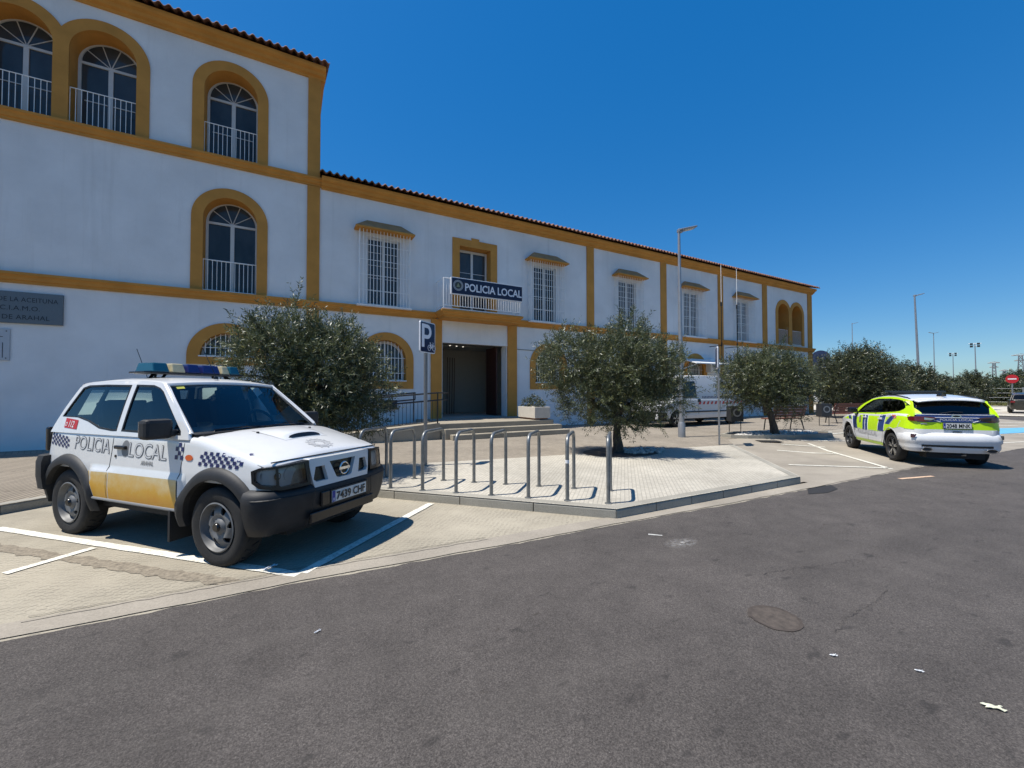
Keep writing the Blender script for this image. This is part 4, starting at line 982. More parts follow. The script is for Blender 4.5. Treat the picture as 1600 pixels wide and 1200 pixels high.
# livery
def check(c, x0, z0, nx, nz, sx, sz, sg, slant=0, fn=None, sk=0):
    mb = MB(); f = fn or c.on_side(sg, .0045)
    for i in range(nx):
        for j in range(nz):
            if (i+j) % 2 == 0:
                a = x0+i*sx+j*slant; z = z0+j*sz+i*sk
                mb.add([f(a, z), f(a+sx, z+sk), f(a+sx+slant, z+sz+sk), f(a+slant, z+sz)], [(0, 1, 2, 3)])
    return mb.build('checker_band', NAVC, c.root)
for sg in (-1, 1):
    check(c, 2.185, .893, 14, 4, .040, .033, sg, .008, sk=-.0005); check(c, -.42, .985, 10, 5, .040, .026, sg, -.004, sk=-.004); check(c, 1.84, .93, 3, 4, .04, .04, sg, 0)
    # outlined lettering; reads front to back on this (right-hand) side
    def put(mb, txt, size, x, z, off, bold=0, ws_=1, sk=0, mi=0):
        # the right flank is seen with the car's nose to the viewer's right
        V, F = text2d(txt, size, bold=bold, wscale=ws_)
        if sg > 0: xm = V[:, 0].max(); mb.add([(x+xm-u, (c.side(x+xm-u, z+v+sk*u)+off), z+v+sk*u) for u, v in V], F, mi)
        else: mb.add([(x+u, -(c.side(x+u, z+v+sk*u)+off), z+v+sk*u) for u, v in V], F, mi)
    if sg < 0:
        def fit(mb, txt, size, x0, x1, z, off, bold, sk):
            V, F = text2d(txt, size, bold=0); w0 = V[:, 0].max()-V[:, 0].min(); V2, F2 = text2d(txt, size, bold=bold); q = (x1-x0)/w0; u0 = V[:, 0].min()
            mb.add([(x0+(u-u0)*q, -(c.side(x0+(u-u0)*q, z+v+sk*(u-u0)*q)+off), z+v+sk*(u-u0)*q) for u, v in V2], F2)
        for mt, off, bd in ((GREYT, .0035, .0045), (LTG, .0055, -.0035)):
            mb = MB(); fit(mb, 'POLICIA', .205, .09, .76, .955, off, bd, -.035); mb.build('lettering', mt, suv); mb = MB(); fit(mb, 'LOCAL', .205, 1.10, 1.71, .918, off, bd, -.012); mb.build('lettering', mt, suv)
        mb = MB(); put(mb, 'ARAHAL', .062, 1.32, .845, .0035, .001, .85); mb.build('town_lettering', GREYT, suv)
    else:
        mb = MB(); put(mb, 'LOCAL', .22, .20, .93, .0035, .004, .8); put(mb, 'POLICIA', .22, 1.10, .91, .0035, .004, .75); mb.build('lettering', GREYT, suv)
    l = [(-.19, 1.178), (.075, 1.163), (.06, 1.265), (-.205, 1.285)]
    def gs(x, z): return (x, sg*((c.side(x, z) if z < 1.12 else min(c.gy(x, z)+.0, 9))+.005), z)
    def gs2(o): return lambda x, z: (x, sg*(max(c.side(x, min(z, 1.12)) if z < 1.13 else 0, c.gy(x, z))+o), z)
    mb = MB(); sheet(mb, [l], gs2(.004)); sg < 0 and text(mb, '112', .10, lambda u, v: gs2(.0065)(-.115+u, 1.190-.06*u+v), 1, wscale=.82, bold=.001)
    sg < 0 and text(mb, 'o', .10, lambda u, v: gs2(.0065)(-.18+u, 1.195+v), 1, wscale=.8)
    mb.build('emergency_badge', [REDI, WF], suv)
    mb = MB(); f = c.on_side(sg, .006); n = 20
    mb.add([f(2.05+.055*math.cos(2*math.pi*i/n), .955+.028*math.sin(2*math.pi*i/n)) for i in range(n)], [tuple(range(n))]); mb.build('side_marker', ORL, suv)
    # door handle, lock, grey round patch behind it
    mb = MB(); f = c.on_side(sg, .0032); mb.add([f(1.035+.068*math.cos(2*math.pi*i/20), .995+.085*math.sin(2*math.pi*i/20)) for i in range(20)], [tuple(range(20))]); mb.build('faded_patch', GREYT, suv)
    mb = MB(); y = sg*(c.side(1.0, 1.0)+.018); mb.cbox((.97, y, 1.005), (.19, .03, .038)); hd = mb.build('door_handle', BLKG, suv, bevel=.01)
    mb = MB(); mb.lathe([(0, 0), (.014, 0), (.014, sg*.008), (0, sg*.008)], 12, 0, 'y', (.88, sg*c.side(.88, .91), .91)); mb.build('door_lock', BLKG, suv)
    # big square mirror
    mb = MB(); mb.cbox((1.74, sg*.93, 1.225), (.13, .25, .19)); m_ = mb.build('door_mirror', PLAST, suv, bevel=.035)
    mb = MB(); mb.cbox((1.77, sg*.80, 1.18), (.10, .08, .06)); mb.build('mirror_arm', PLAST, m_, bevel=.015)
    mb = MB(); mb.box(1.668, sg*.93-.11, 1.15, 1.673, sg*.93+.11, 1.30); mb.build('mirror_glass', REFL, m_)
    # tail lamp
    mb = MB(); zz = [(-.60, .88), (-.50, .88), (-.50, 1.12), (-.58, 1.12)]; mb.cbox((-.575, sg*.715, 1.03), (.07, .15, .28)); mb.build('tail_lamp', BLKG, suv, bevel=.02)
# front: black bumper, wraps round to the wheel arches
def fsurf(xn, k=.13, kk=1.0):    # front surface: x as a function of y
    return lambda y: xn-k*abs(y)**2.6*kk
def front_loft(name, xn, prof, m, wmax, xend, k=.20, rend=.14, seg=26, tpow=2.4):
    """prof: list of (dx, z) cross-section points; swept round the nose and back along the flanks"""
    path = []
    for i in range(seg+1):
        t = -1+2*i/seg; y = t*(wmax-rend); path.append((xn-k*abs(t)**tpow, y))
    xe = path[-1][0]
    cor = [(xe-rend*(1-math.cos(a)), (wmax-rend)+rend*math.sin(a)) for a in [math.pi/2*i/6 for i in range(1, 7)]]
    full = [(xend, -wmax)]+[(x, -y) for x, y in cor[::-1]]+path+cor+[(xend, wmax)]
    vs = []; n = len(prof)
    for i, (x, y) in enumerate(full):
        a = full[max(0, i-1)]; b = full[min(len(full)-1, i+1)]; tx, ty = b[0]-a[0], b[1]-a[1]; L = math.hypot(tx, ty); nx, ny = ty/L, -tx/L
        for d, z in prof: vs.append((x+nx*d, y+ny*d, z))
    mb = MB(); mb.add(vs, [(i*n+j, i*n+j+1, (i+1)*n+j+1, (i+1)*n+j) for i in range(len(full)-1) for j in range(n-1)]+[tuple(range(n)), tuple((len(full)-1)*n+j for j in range(n))])
    return mb, full
bp = [(-.10, .30), (-.04, .315), (-.005, .40), (.02, .50), (.035, .60), (.035, .655), (.01, .70), (-.06, .715), (-.14, .715)]
mb, _ = front_loft('bumper', 3.17, bp, PLAST, .865, 2.86, k=.10, rend=.17)
bmp = mb.build('front_bumper', PLAST, suv, smooth=True, sharp=60)
mb = MB(); mb.cbox((3.20, 0, .555), (.03, .66, .14)); mb.cbox((3.185, 0, .40), (.03, .9, .10)); mb.build('air_intake', BLKG, bmp, bevel=.01)
for sg in (1, -1): mb = MB(); mb.tube([(3.205, sg*.40, .66), (3.19, sg*.42, .50), (3.13, sg*.44, .33)], .004, 5); mb.build('bumper_seam', INK, bmp)
mb, _ = front_loft('crease', 3.198, [(-.004, .632), (.012, .640), (-.004, .650)], PLAST, .885, 2.95, k=.10, rend=.17); mb.build('bumper_crease', PLAST, bmp)

bp = [(-.08, .44), (.02, .47), (.04, .62), (.04, .78), (.02, .85), (-.08, .86)]
mb, _ = front_loft('rb', .68, bp, PLAST, .86, .40, k=.04, rend=.15); mb.v = [(-x, y, z) for x, y, z in mb.v]; mb.build('rear_bumper', PLAST, suv, smooth=True, sharp=60)
# white grille surround with three dark openings
gx = lambda y, z: 3.150-.10*(abs(y)/.55)**2.4*.5-.10*(z-.80)
def gface(o): return lambda y, z: (gx(y, z)+o, y, z)
gl = [(-.375, .672), (-.25, .655), (.25, .655), (.375, .672), (.395, .74), (.43, .93), (.41, .945), (-.41, .945), (-.43, .93), (-.395, .74)]
hL = [(-.355, .865), (-.385, .75), (-.355, .725), (-.215, .725), (-.25, .865)]; hR = [(-y, z) for y, z in hL[::-1]]
hC = [(-.185, .895), (-.11, .735), (-.085, .72), (.085, .72), (.11, .735), (.185, .895)]
mb = MB(); sheet(mb, [gl, hL, hC, hR], gface(.03), gface(-.05), step=.06); grl = mb.build('grille', WHITE, suv, smooth=True, sharp=40)
mb = MB(); sheet(mb, [gl], gface(-.012), step=.1)
for z in (.755, .785, .815, .845, .875): mb.add([gface(-.004)(-.37, z-.006), gface(-.004)(.37, z-.006), gface(-.004)(.37, z+.006), gface(-.004)(-.37, z+.006)], [(0, 1, 2, 3)])
mb.build('grille_mesh', BLKG, grl)
mb = MB(); X = gx(0, .80)+.035
for i in range(1): mb.tube([(X, .058*math.cos(t), .805+.058*math.sin(t)) for t in [2*math.pi*k/28 for k in range(28)]], .009, 8, closed=True)
mb.cbox((X, 0, .805), (.016, .15, .026)); mb.build('emblem', CHR, grl, smooth=True, sharp=40)
# headlamps wrapping the corner
for sg in (1, -1):
    def hp(t, z, o):   # t 0..1 from inner edge to the flank
        pts = [(3.135, .425), (3.115, .56), (3.075, .68), (3.01, .765), (2.90, .812)]
        u = t*4; i = min(3, int(u)); f = u-i; a, b = pts[i], pts[i+1]; x = a[0]+(b[0]-a[0])*f; y = a[1]+(b[1]-a[1])*f
        d = Vector((b[1]-a[1], -(b[0]-a[0]))).normalized(); return (x+d.x*o-.10*(z-.8), sg*(y+d.y*o), z)
    out = [(0, .715), (.5, .708), (.88, .735), (1, .78), (1, .885), (.85, .912), (.4, .925), (0, .94)]
    mb = MB(); sheet(mb, [out, [(.05, .74), (.5, .735), (.53, .755), (.53, .90), (.08, .915)], [(.58, .75), (.86, .765), (.95, .80), (.94, .875), (.80, .895), (.58, .90)]], lambda t, z: hp(t, z, .028), lambda t, z: hp(t, z, -.05), step=.08)
    hl = mb.build('headlamp', BLKG, suv, smooth=True, sharp=40)
    mb = MB(); sheet(mb, [out], lambda t, z: hp(t, z, -.035), step=.1); mb.build('lamp_back', mat('lamp_housing', (.16, .17, .18), .3, metal=.4, var=.3, nscale=30), hl)
    mb = MB(); p = Vector(hp(.30, .83, -.02)); q = Vector(hp(.78, .83, -.012))
    mb.lathe([(.012, -.05), (.045, -.035), (.066, -.0), (.07, .018)], 24, 0, 'x', (p.x-.02, p.y, p.z)); mb.lathe([(0, -.02), (.03, -.02)], 20, 0, 'x', (p.x+.0, p.y, p.z))
    mb.lathe([(.01, -.04), (.035, -.02), (.05, .012)], 24, 0, 'x', (q.x-.035, q.y-sg*.015, q.z)); mb.lathe([(.0, -.03), (.03, -.03), (.036, -.02)], 20, 0, 'x', (p.x, p.y-sg*.125+sg*.25, p.z))
    mb.build('reflector', REFL, hl, smooth=True)
    mb = MB(); sheet(mb, [out], lambda t, z: hp(t, z, .022), step=.08); mb.build('lens', LENS, hl, smooth=True)
# bonnet scoop, gaps, washer jets, crest
hood = lambda x, y: c.zsf(x)+(c.ztf(x)-c.zsf(x))*(1-(abs(y)/(c.side(x, c.zsf(x)-.085)-.085))**2.4)
mb = MB()
for i in range(2):
    pass
def scoop(a, b):
    u = -1+2*a; x = 2.26+.42*b; h = .045*math.sin(min(1, b*1.25)*math.pi/2)**.8 if b < .9 else .045*(1-b)/.1*.3
    return (x, u*(.34-.06*b), hood(x, u*.26)+.001+h*max(0, 1-abs(u)**3)*(1 if b > 0 else 0))
mb.grid(scoop, 20, 14); sc_ = mb.build('bonnet_scoop', WHITE, suv, smooth=True, sharp=60)
mb = MB(); mb.grid(lambda a, b: (2.635+.032*b, (-1+2*a)*.23*(1-.2*b), hood(2.64, 0)+.044*(1-abs(-1+2*a)**3)*(1-b)*.85+.004), 14, 3); mb.build('scoop_opening', BLKG, sc_)
mb = MB(); mb.tube([(3.075-.02-.05*(abs(y)/.72)**2, y, .958-.01*(abs(y)/.7)**2) for y in np.linspace(-.72, .72, 13)], .006, 5)
mb.build('bonnet_gap', SHUT, suv)
mb = MB()
for y in (-.34, .34): mb.cbox((2.36, y, hood(2.36, y)+.008), (.02, .02, .016))
mb.build('washer_jet', BLKG, suv)
def hoodp(o): return lambda u, v: (2.86-v, u-.01, hood(2.86-v, u)+o)
mb = MB(); f = hoodp(.003); n = 24
for R0, R1 in ((.13, .115), (.10, .06)):
    mb.add([f(R0*1.0*math.cos(2*math.pi*i/n), .85*R0*math.sin(2*math.pi*i/n)) for i in range(n)]+[f(R1*math.cos(2*math.pi*i/n), .85*R1*math.sin(2*math.pi*i/n)) for i in range(n)], [(i, (i+1) % n, n+(i+1) % n, n+i) for i in range(n)])
for i in range(12):
    a = 2*math.pi*i/12; mb.add([f(R*math.cos(a+d), .85*R*math.sin(a+d)) for R, d in ((.05, -.15), (.05, .15), (.15, .06), (.15, -.06))], [(0, 1, 2, 3)])
mb.build('bonnet_crest', LTG if False else mat('faint_grey_crest', (.40, .40, .40), .5, var=0), suv)
# number plate
def plate(parent, txt, w, h, fn, name='number_plate'):
    mb = MB(); fn3 = lambda o: (lambda u, v: fn(u, v, o))
    def slab(l, o0, o1, mi):
        n = len(l); mb.add([fn(*p, o0) for p in l]+[fn(*p, o1) for p in l], [tuple(range(n, 2*n))]+[(i, (i+1) % n, n+(i+1) % n, n+i) for i in range(n)], mi)
    slab(rect(-w/2-.012, -h/2-.012, w/2+.012, h/2+.012), 0, .006, 2); slab(rect(-w/2, -h/2, w/2, h/2), .006, .010, 0); slab(rect(-w/2+.003, -h/2+.003, -w/2+.042, h/2-.003), .009, .0115, 1)
    V, F = text2d(txt, h*.98, bold=.0025, wscale=.86); V = V-[V[:, 0].min(), 0]; sc = (w-.075)/V[:, 0].max(); mb.add([fn(-w/2+.058+u*sc, -h*.355+v, .0125) for u, v in V], F, 2)
    V, F = text2d('E', h*.32, bold=.001); mb.add([fn(-w/2+.014+u, -h*.36+v, .0125) for u, v in V], F, 3)
    return mb.build(name, [PLW, PLB, INK, WF], parent)
plate(suv, '7439 CHF', .50, .11, lambda u, v, o: (3.222+o-.02*(u/.25)**2*.3, u+.04, .555+v))
# roof bar with six lenses
lb = MB(); lb.box(.42, -.62, 1.812, .80, .62, 1.836); lb.cbox((.61, -.66, 1.83), (.30, .10, .022)); lb.cbox((.61, .66, 1.83), (.30, .10, .022)); lbo = lb.build('light_bar', BLKG, suv, bevel=.01)
TEAL = mat('teal_beacon_lens', (.012, .085, .13), .22, var=.12, nscale=14, coat=.3); CREAM = mat('cream_beacon_lens', (.50, .43, .26), .4, var=.15, nscale=14); BLUB = mat('blue_beacon_lens', (.015, .022, .115), .22, var=.12, nscale=14, coat=.3)
for y0, y1, m in ((-.62, -.415, TEAL), (-.385, -.205, CREAM), (-.175, .005, BLUB), (.035, .30, BLUB), (.325, .45, CREAM), (.455, .62, TEAL)):
    mb = MB(); v = [(.43, y0, 1.837), (.79, y0, 1.837), (.79, y1, 1.837), (.43, y1, 1.837), (.47, y0+.016, 1.945), (.75, y0+.016, 1.945), (.75, y1-.016, 1.945), (.47, y1-.016, 1.945)]
    mb.add(v, [(0, 3, 2, 1), (4, 5, 6, 7), (0, 1, 5, 4), (1, 2, 6, 5), (2, 3, 7, 6), (3, 0, 4, 7)]); mb.build('beacon_lens', m, lbo, bevel=.012)
mb = MB()
for sg in (-1, 1):
    mb.tube([(.62, sg*.60, 1.71), (.61, sg*.50, 1.82)], .018, 6); mb.tube([(.45, sg*.45, 1.755), (.78, sg*.45, 1.75)], .012, 6); mb.tube([(.5, sg*.42, 1.755), (.5, sg*.40, 1.82)], .016, 6); mb.tube([(.75, sg*.50, 1.75), (.72, sg*.42, 1.82)], .016, 6)
mb.tube([(.60, -.5, 1.77), (.60, .5, 1.77)], .012, 6); mb.build('bar_mount', BLKG, lbo)
LBP = lbo
for o_ in [lbo]: o_.location = (0, .10, -.02); o_.scale = (1, .86, 1)
mb = MB(); mb.lathe([(0, .0), (.025, 0), (.018, .03), (0, .04)], 12, 0, 'z', (1.25, -.02, 1.735)); mb.tube([(1.25, -.02, 1.76), (1.0, -.02, 2.12)], .004, 5); mb.build('aerial', BLKG, suv)
mb = MB(); mb.tube([(.35, -.25, 1.75), (.12, -.25, 2.12)], .004, 5); mb.build('aerial', BLKG, suv)
# windscreen details, wipers, cabin
mb = MB(); P = lambda u, v: fws(u, v, .0)
mb.add([P(-.86, .90), P(-.74, .90), P(-.74, .955), P(-.86, .955)], [(0, 1, 2, 3)]); mb.build('inspection_sticker', mat('yellow_sticker', (.42, .42, .06), .5, var=0), suv)
mb = MB()
for a, b in ((-.75, .0), (-.02, .68)): mb.tube([fws(a, .04, .012), fws((a+b)/2, .045, .022), fws(b, .03, .014)], .009, 6); mb.tube([fws(b, -.03, .0), fws((a+b)/2, .045, .03)], .008, 6)
mb.build('wiper', BLKG, suv)
mb = MB(); mb.grid(lambda a, b: (2.03+.18*b-.15*abs(-1+2*a)**2, (-1+2*a)*.76, 1.175+.018*(1-abs(-1+2*a)**2)-.012*b), 12, 2); mb.build('cowl', BLKG, suv)
mb = MB(); mb.box(-.5, -.72, .55, 2.1, .72, .86); mb.box(-.5, -.76, .86, 2.08, -.70, 1.15); mb.box(-.5, .70, .86, 2.08, .76, 1.15); mb.box(1.72, -.72, .86, 2.12, .72, 1.16); mb.build('cabin_trim', DARK, suv)
c.seats([(1.05, (-.36, .36), 1.53), (.22, (-.40, .40), 1.40)], zc=.98)
mb = MB(); R_ = Matrix.Rotation(math.radians(62), 3, 'Y'); mb.tube([Vector((1.54, .36, 1.19))+R_ @ Vector((.18*math.cos(t), .18*math.sin(t), 0)) for t in [2*math.pi*k/26 for k in range(26)]], .016, 8, closed=True)
mb.tube([(1.54, .36, 1.19), (1.75, .36, 1.10)], .03, 8); mb.cbox((1.54, .36, 1.19), (.05, .32, .05)); mb.build('steering_wheel', BLKG, suv)
mb = MB(); mb.cbox((1.42, 0, 1.585), (.05, .22, .07)); mb.build('rear_view_mirror', BLKG, suv, bevel=.01)
mb = MB(); mb.lathe([(0, -.10), (.32, -.10), (.345, -.06), (.345, .08), (.30, .11), (0, .11)], 40, 0, 'x', (-.70, .10, .93)); mb.build('spare_wheel', TYRE, suv, smooth=True, sharp=40)
mb = MB(); mb.box(1.82, -.86, .15, 1.85, -.64, .44); mb.build('mud_flap', DARK, suv); mb = MB(); mb.box(1.82, .64, .15, 1.85, .86, .44); mb.build('mud_flap', DARK, suv)
# ---- 2. livery estate-type SUV seen from behind ----
kg = thing('patrol_car', 'white police car with fluorescent yellow and blue livery, seen from behind on the right', 'police car', (12.755, 3.545, .006), math.radians(40.8), sc=(.868, .85, .918))
k_ = Car(kg, wb=2.71, hub=.345, Ra=.415, x0=-.86, x1=3.58, rc=.24, rs=.07, nr=.05, pw=2.4, tuck=.32, lean=.14,
        W=[(-.86, .86), (-.5, .915), (0, .93), (.5, .915), (2.2, .915), (2.71, .92), (3.2, .89), (3.58, .80)],
        zs=[(-.86, 1.12), (-.3, 1.13), (.5, 1.09), (2.2, 1.03), (3.0, .93), (3.58, .78)],
        zt=[(-.86, 1.14), (2.1, 1.06), (2.4, 1.10), (3.1, .99), (3.58, .80)],
        sill=lambda x: .30 if 0 < x < 2.7 else .36, ribs=[(.42, .52, .02)], ribx=(.45, 2.25), paint=WHITE2)
c = k_; c.body()
for xa in (0, 2.71):
    for sg in (-1, 1): c.wheel('alloy', .352, .225, .795, xa, sg)
c.gb = ip([(-.9, .80), (-.4, .855), (.3, .865), (2.3, .86)]); c.gz0 = 1.08; c.tumble = .26
gl_ = [(-.82, 1.08), (2.42, 1.02), (2.35, 1.06), (1.9, 1.33), (1.45, 1.52), (1.0, 1.585), (.5, 1.60), (0, 1.58), (-.40, 1.535), (-.52, 1.50), (-.60, 1.44), (-.80, 1.16)]
w1 = [(.40, 1.125), (1.0, 1.085), (2.12, 1.05), (2.10, 1.075), (1.72, 1.32), (1.38, 1.475), (1.10, 1.525), (.42, 1.54)]
w2 = [(.36, 1.13), (.38, 1.54), (.10, 1.525), (-.02, 1.52), (-.04, 1.155)]; w3 = [(-.08, 1.16), (-.06, 1.515), (-.22, 1.49), (-.38, 1.40), (-.47, 1.285), (-.42, 1.235), (-.28, 1.185)]
wall_ = [(-.42, 1.235), (-.28, 1.185), (-.04, 1.155), (.40, 1.125), (1.0, 1.085), (2.12, 1.05), (2.10, 1.075), (1.72, 1.32), (1.38, 1.475), (1.10, 1.525), (.42, 1.54), (-.02, 1.52), (-.22, 1.49), (-.38, 1.40), (-.47, 1.285)]
c.greenhouse(gl_, [wall_], FLUO, CGD, seal=.016)
for sg in (1, -1):
    for x0, x1 in ((.36, .46), (-.09, -.03)): mb = MB(); sheet(mb, [[(x0, 1.12), (x1, 1.12), (x1, 1.545), (x0, 1.545)]], lambda x, z: (x, sg*(c.gy(x, z)-.001), z)); mb.build('door_pillar', BLKG, kg)
c.rfx = lambda x, u: -.0
kr = c.roof([(-.56, 1.505), (-.3, 1.55), (.3, 1.60), (.8, 1.598), (1.2, 1.565), (1.5, 1.508)], [(-.56, .055), (0, .065), (1.0, .06), (1.5, .05)], WHITE2)
c.ws((2.52, 2.30, 1.08, .80, 1.50, 1.44, 1.555, .665, 1.06, 1.51))
rw = c.ws((-.875, -.83, 1.13, .63, -.56, -.47, 1.555, .82, 1.15, 1.47), name='rear_window', glass=GLS if False else CGD, inset=(.02, .03, .02))
mb = MB(); mb.grid(lambda a, b: (-.56-.17*b+.05*abs(-1+2*a)**3, (-1+2*a)*(.665-.03*b), 1.555+.005-.055*abs(-1+2*a)**2.5-.03*b), 18, 3); o = mb.build('roof_spoiler', WHITE2, kg, smooth=True); sd = o.modifiers.new('t', 'SOLIDIFY'); sd.thickness = .03
mb = MB(); mb.box(-.700, -.2, 1.505, -.690, .2, 1.518); mb.build('brake_light', REDD, kg)
# rear pillars closing the body colour round the glass
for sg in (1, -1):
    mb = MB(); mb.grid(lambda a, b: tuple(Vector(rw(sg*1.0, a, .0)).lerp(Vector((-.80+.30*a**1.0, sg*c.gy(-.80+.30*a, 1.10+.40*a), 1.10+.40*a)), b)), 10, 3); mb.build('rear_pillar', FLUO, kg, smooth=True)
def rx(y, z):
    t = min(.97, max(0, (abs(y)+.14*max(0, z-.8)-.62)/.24)); return -.86+.24*(1-math.sqrt(1-t*t))+.05*max(0, z-1.02)
def rface(o): return lambda u, v: (rx(u, v)-o, u, v)
YW = .85
mb = MB(); sheet(mb, [[(-YW, .79), (YW, .79), (YW, 1.10), (.76, 1.14), (-.76, 1.14), (-YW, 1.10)]], rface(.012), rface(-.05), step=.08); mb.build('tailgate_film', FLUO, kg, smooth=True, sharp=40)
mb = MB(); sheet(mb, [[(-.78, .955), (.78, .955), (.78, 1.10), (.76, 1.145), (-.76, 1.145), (-.78, 1.10)]], rface(.0165), step=.08); mb.build('blue_band', NAVYF, kg, smooth=True)
# dark olive shadowed lower band is the fluorescent film itself; white panel below it
mb = MB(); sheet(mb, [[(-YW, .60), (YW, .60), (YW, .805), (-YW, .805)]], rface(.016), step=.08); mb.build('tailgate_lower', WHITE2, kg, smooth=True)
mb = MB()
for z in (1.060, 1.128): mb.tube([rface(.020)(y, z) for y in np.linspace(-.76, .76, 16)], .006, 5)
for sg in (1, -1): mb.tube([rface(.020)(sg*y, z) for y, z in ((.30, .962), (.42, 1.0), (.50, 1.058))], .007, 5)
mb.build('white_pinstripe', WF, kg)
mb = MB()
V, F = text2d('POLICIA LOCAL', .068, bold=.0, wscale=1.3); V = V-[V[:, 0].max()/2, 0]; mb.add([rface(.021)(-u, .992+v) for u, v in V], F); mb.build('lettering', LTG, kg)
mb = MB(); n = 24; mb.add([rface(.022)(.095*math.cos(2*math.pi*i/n), 1.095+.035*math.sin(2*math.pi*i/n)) for i in range(n)], [tuple(range(n))], 0); mb.add([rface(.024)(.075*math.cos(2*math.pi*i/n), 1.095+.022*math.sin(2*math.pi*i/n)) for i in range(n)], [tuple(range(n))], 1); mb.build('tailgate_emblem', [CHR, INK], kg)
for sg in (1, -1):
    ol = [(.38, 1.045), (.42, 1.065), (.55, 1.085), (.81, 1.08), (.86, 1.06), (.86, 1.0), (.82, .975), (.62, .965), (.47, .995)]
    def lam(o):
        def f(u, v):
            if u < .70: return (rx(u, v)-o, sg*u, v)
            t = (u-.70)/.16; return (rx(.70, v)-o+.0+.20*t*t, sg*(.70+.118*math.sin(t*math.pi/2)+o*t*.35+.025*t), v)
        return f
    mb = MB(); sheet(mb, [ol], lam(.040), lam(-.02), step=.04); mb.build('tail_lamp', REDD if sg < 0 else mat('dark_red_lamp', (.10, .008, .010), .15, var=0, coat=.5), kg, smooth=True, sharp=40)
    mb = MB(); sheet(mb, [[(.42, 1.035), (.62, 1.06), (.62, 1.0), (.50, .995)]], lam(.043), step=.04); mb.build('lamp_insert', REFL if sg > 0 else BLKG, kg)
plate(kg, '2048 MNK', .52, .11, lambda u, v, o: (-.885-o-.012, -u, .885+v))
# bumper
bp = [(-.12, .33), (-.05, .335), (-.005, .40), (.012, .44), (.012, .52), (.035, .545), (.045, .60), (.03, .68), (-.02, .735), (-.10, .745)]
mb, _ = front_loft('rb', .925, bp, WHITE2, .90, .38, k=.07, rend=.24, seg=20, tpow=2.6); mb.v = [(-x, y, z) for x, y, z in mb.v]; rbm = mb.build('rear_bumper', WHITE2, kg, smooth=True, sharp=50)
mb, _ = front_loft('rb', .938, [(-.02, .455), (.006, .46), (.006, .505), (-.02, .51)], PLAST, .70, .80, k=.05, rend=.1, seg=16); mb.v = [(-x, y, z) for x, y, z in mb.v]; mb.build('bumper_slot', BLKG, rbm)
for sg in (1, -1):
    mb = MB(); cx = [(-.945, sg*(.60+.10*math.cos(t)), .405+.042*math.sin(t)) for t in [2*math.pi*i/24 for i in range(24)]]; mb.tube(cx, .012, 6, closed=True); mb.build('exhaust_trim', CHR, rbm, smooth=True)
    mb = MB(); mb.add([(-.94, sg*(.60+.095*math.cos(t)), .405+.038*math.sin(t)) for t in [2*math.pi*i/24 for i in range(24)]], [tuple(range(24))]); mb.build('exhaust', INK, rbm)
    mb = MB(); mb.add([(-.875, sg*.80, .66), (-.83, sg*.862, .655), (-.83, sg*.862, .745), (-.885, sg*.765, .745)], [(0, 1, 2, 3)]); mb.v = [(x-.012, y*1.01, z) for x, y, z in mb.v]; mb.build('reflector', REDD, rbm)
mb = MB(); mb.cbox((-.895, 0, .765), (.01, .17, .016)); mb.build('tailgate_handle', INK, kg)
mb = MB(); V, F = text2d('ST', .05, bold=.001); 
sheet(mb, [rect(.56, .90, .68, .93)], rface(.021)); mb.build('badge', CHR, kg)
mb = MB(); mb.box(-.80, -.55, .2, -.5, .55, .36); mb.tube([(-.9, -.15, .28), (-.7, .3, .25)], .03, 8); mb.build('rear_valance', DARK, kg)
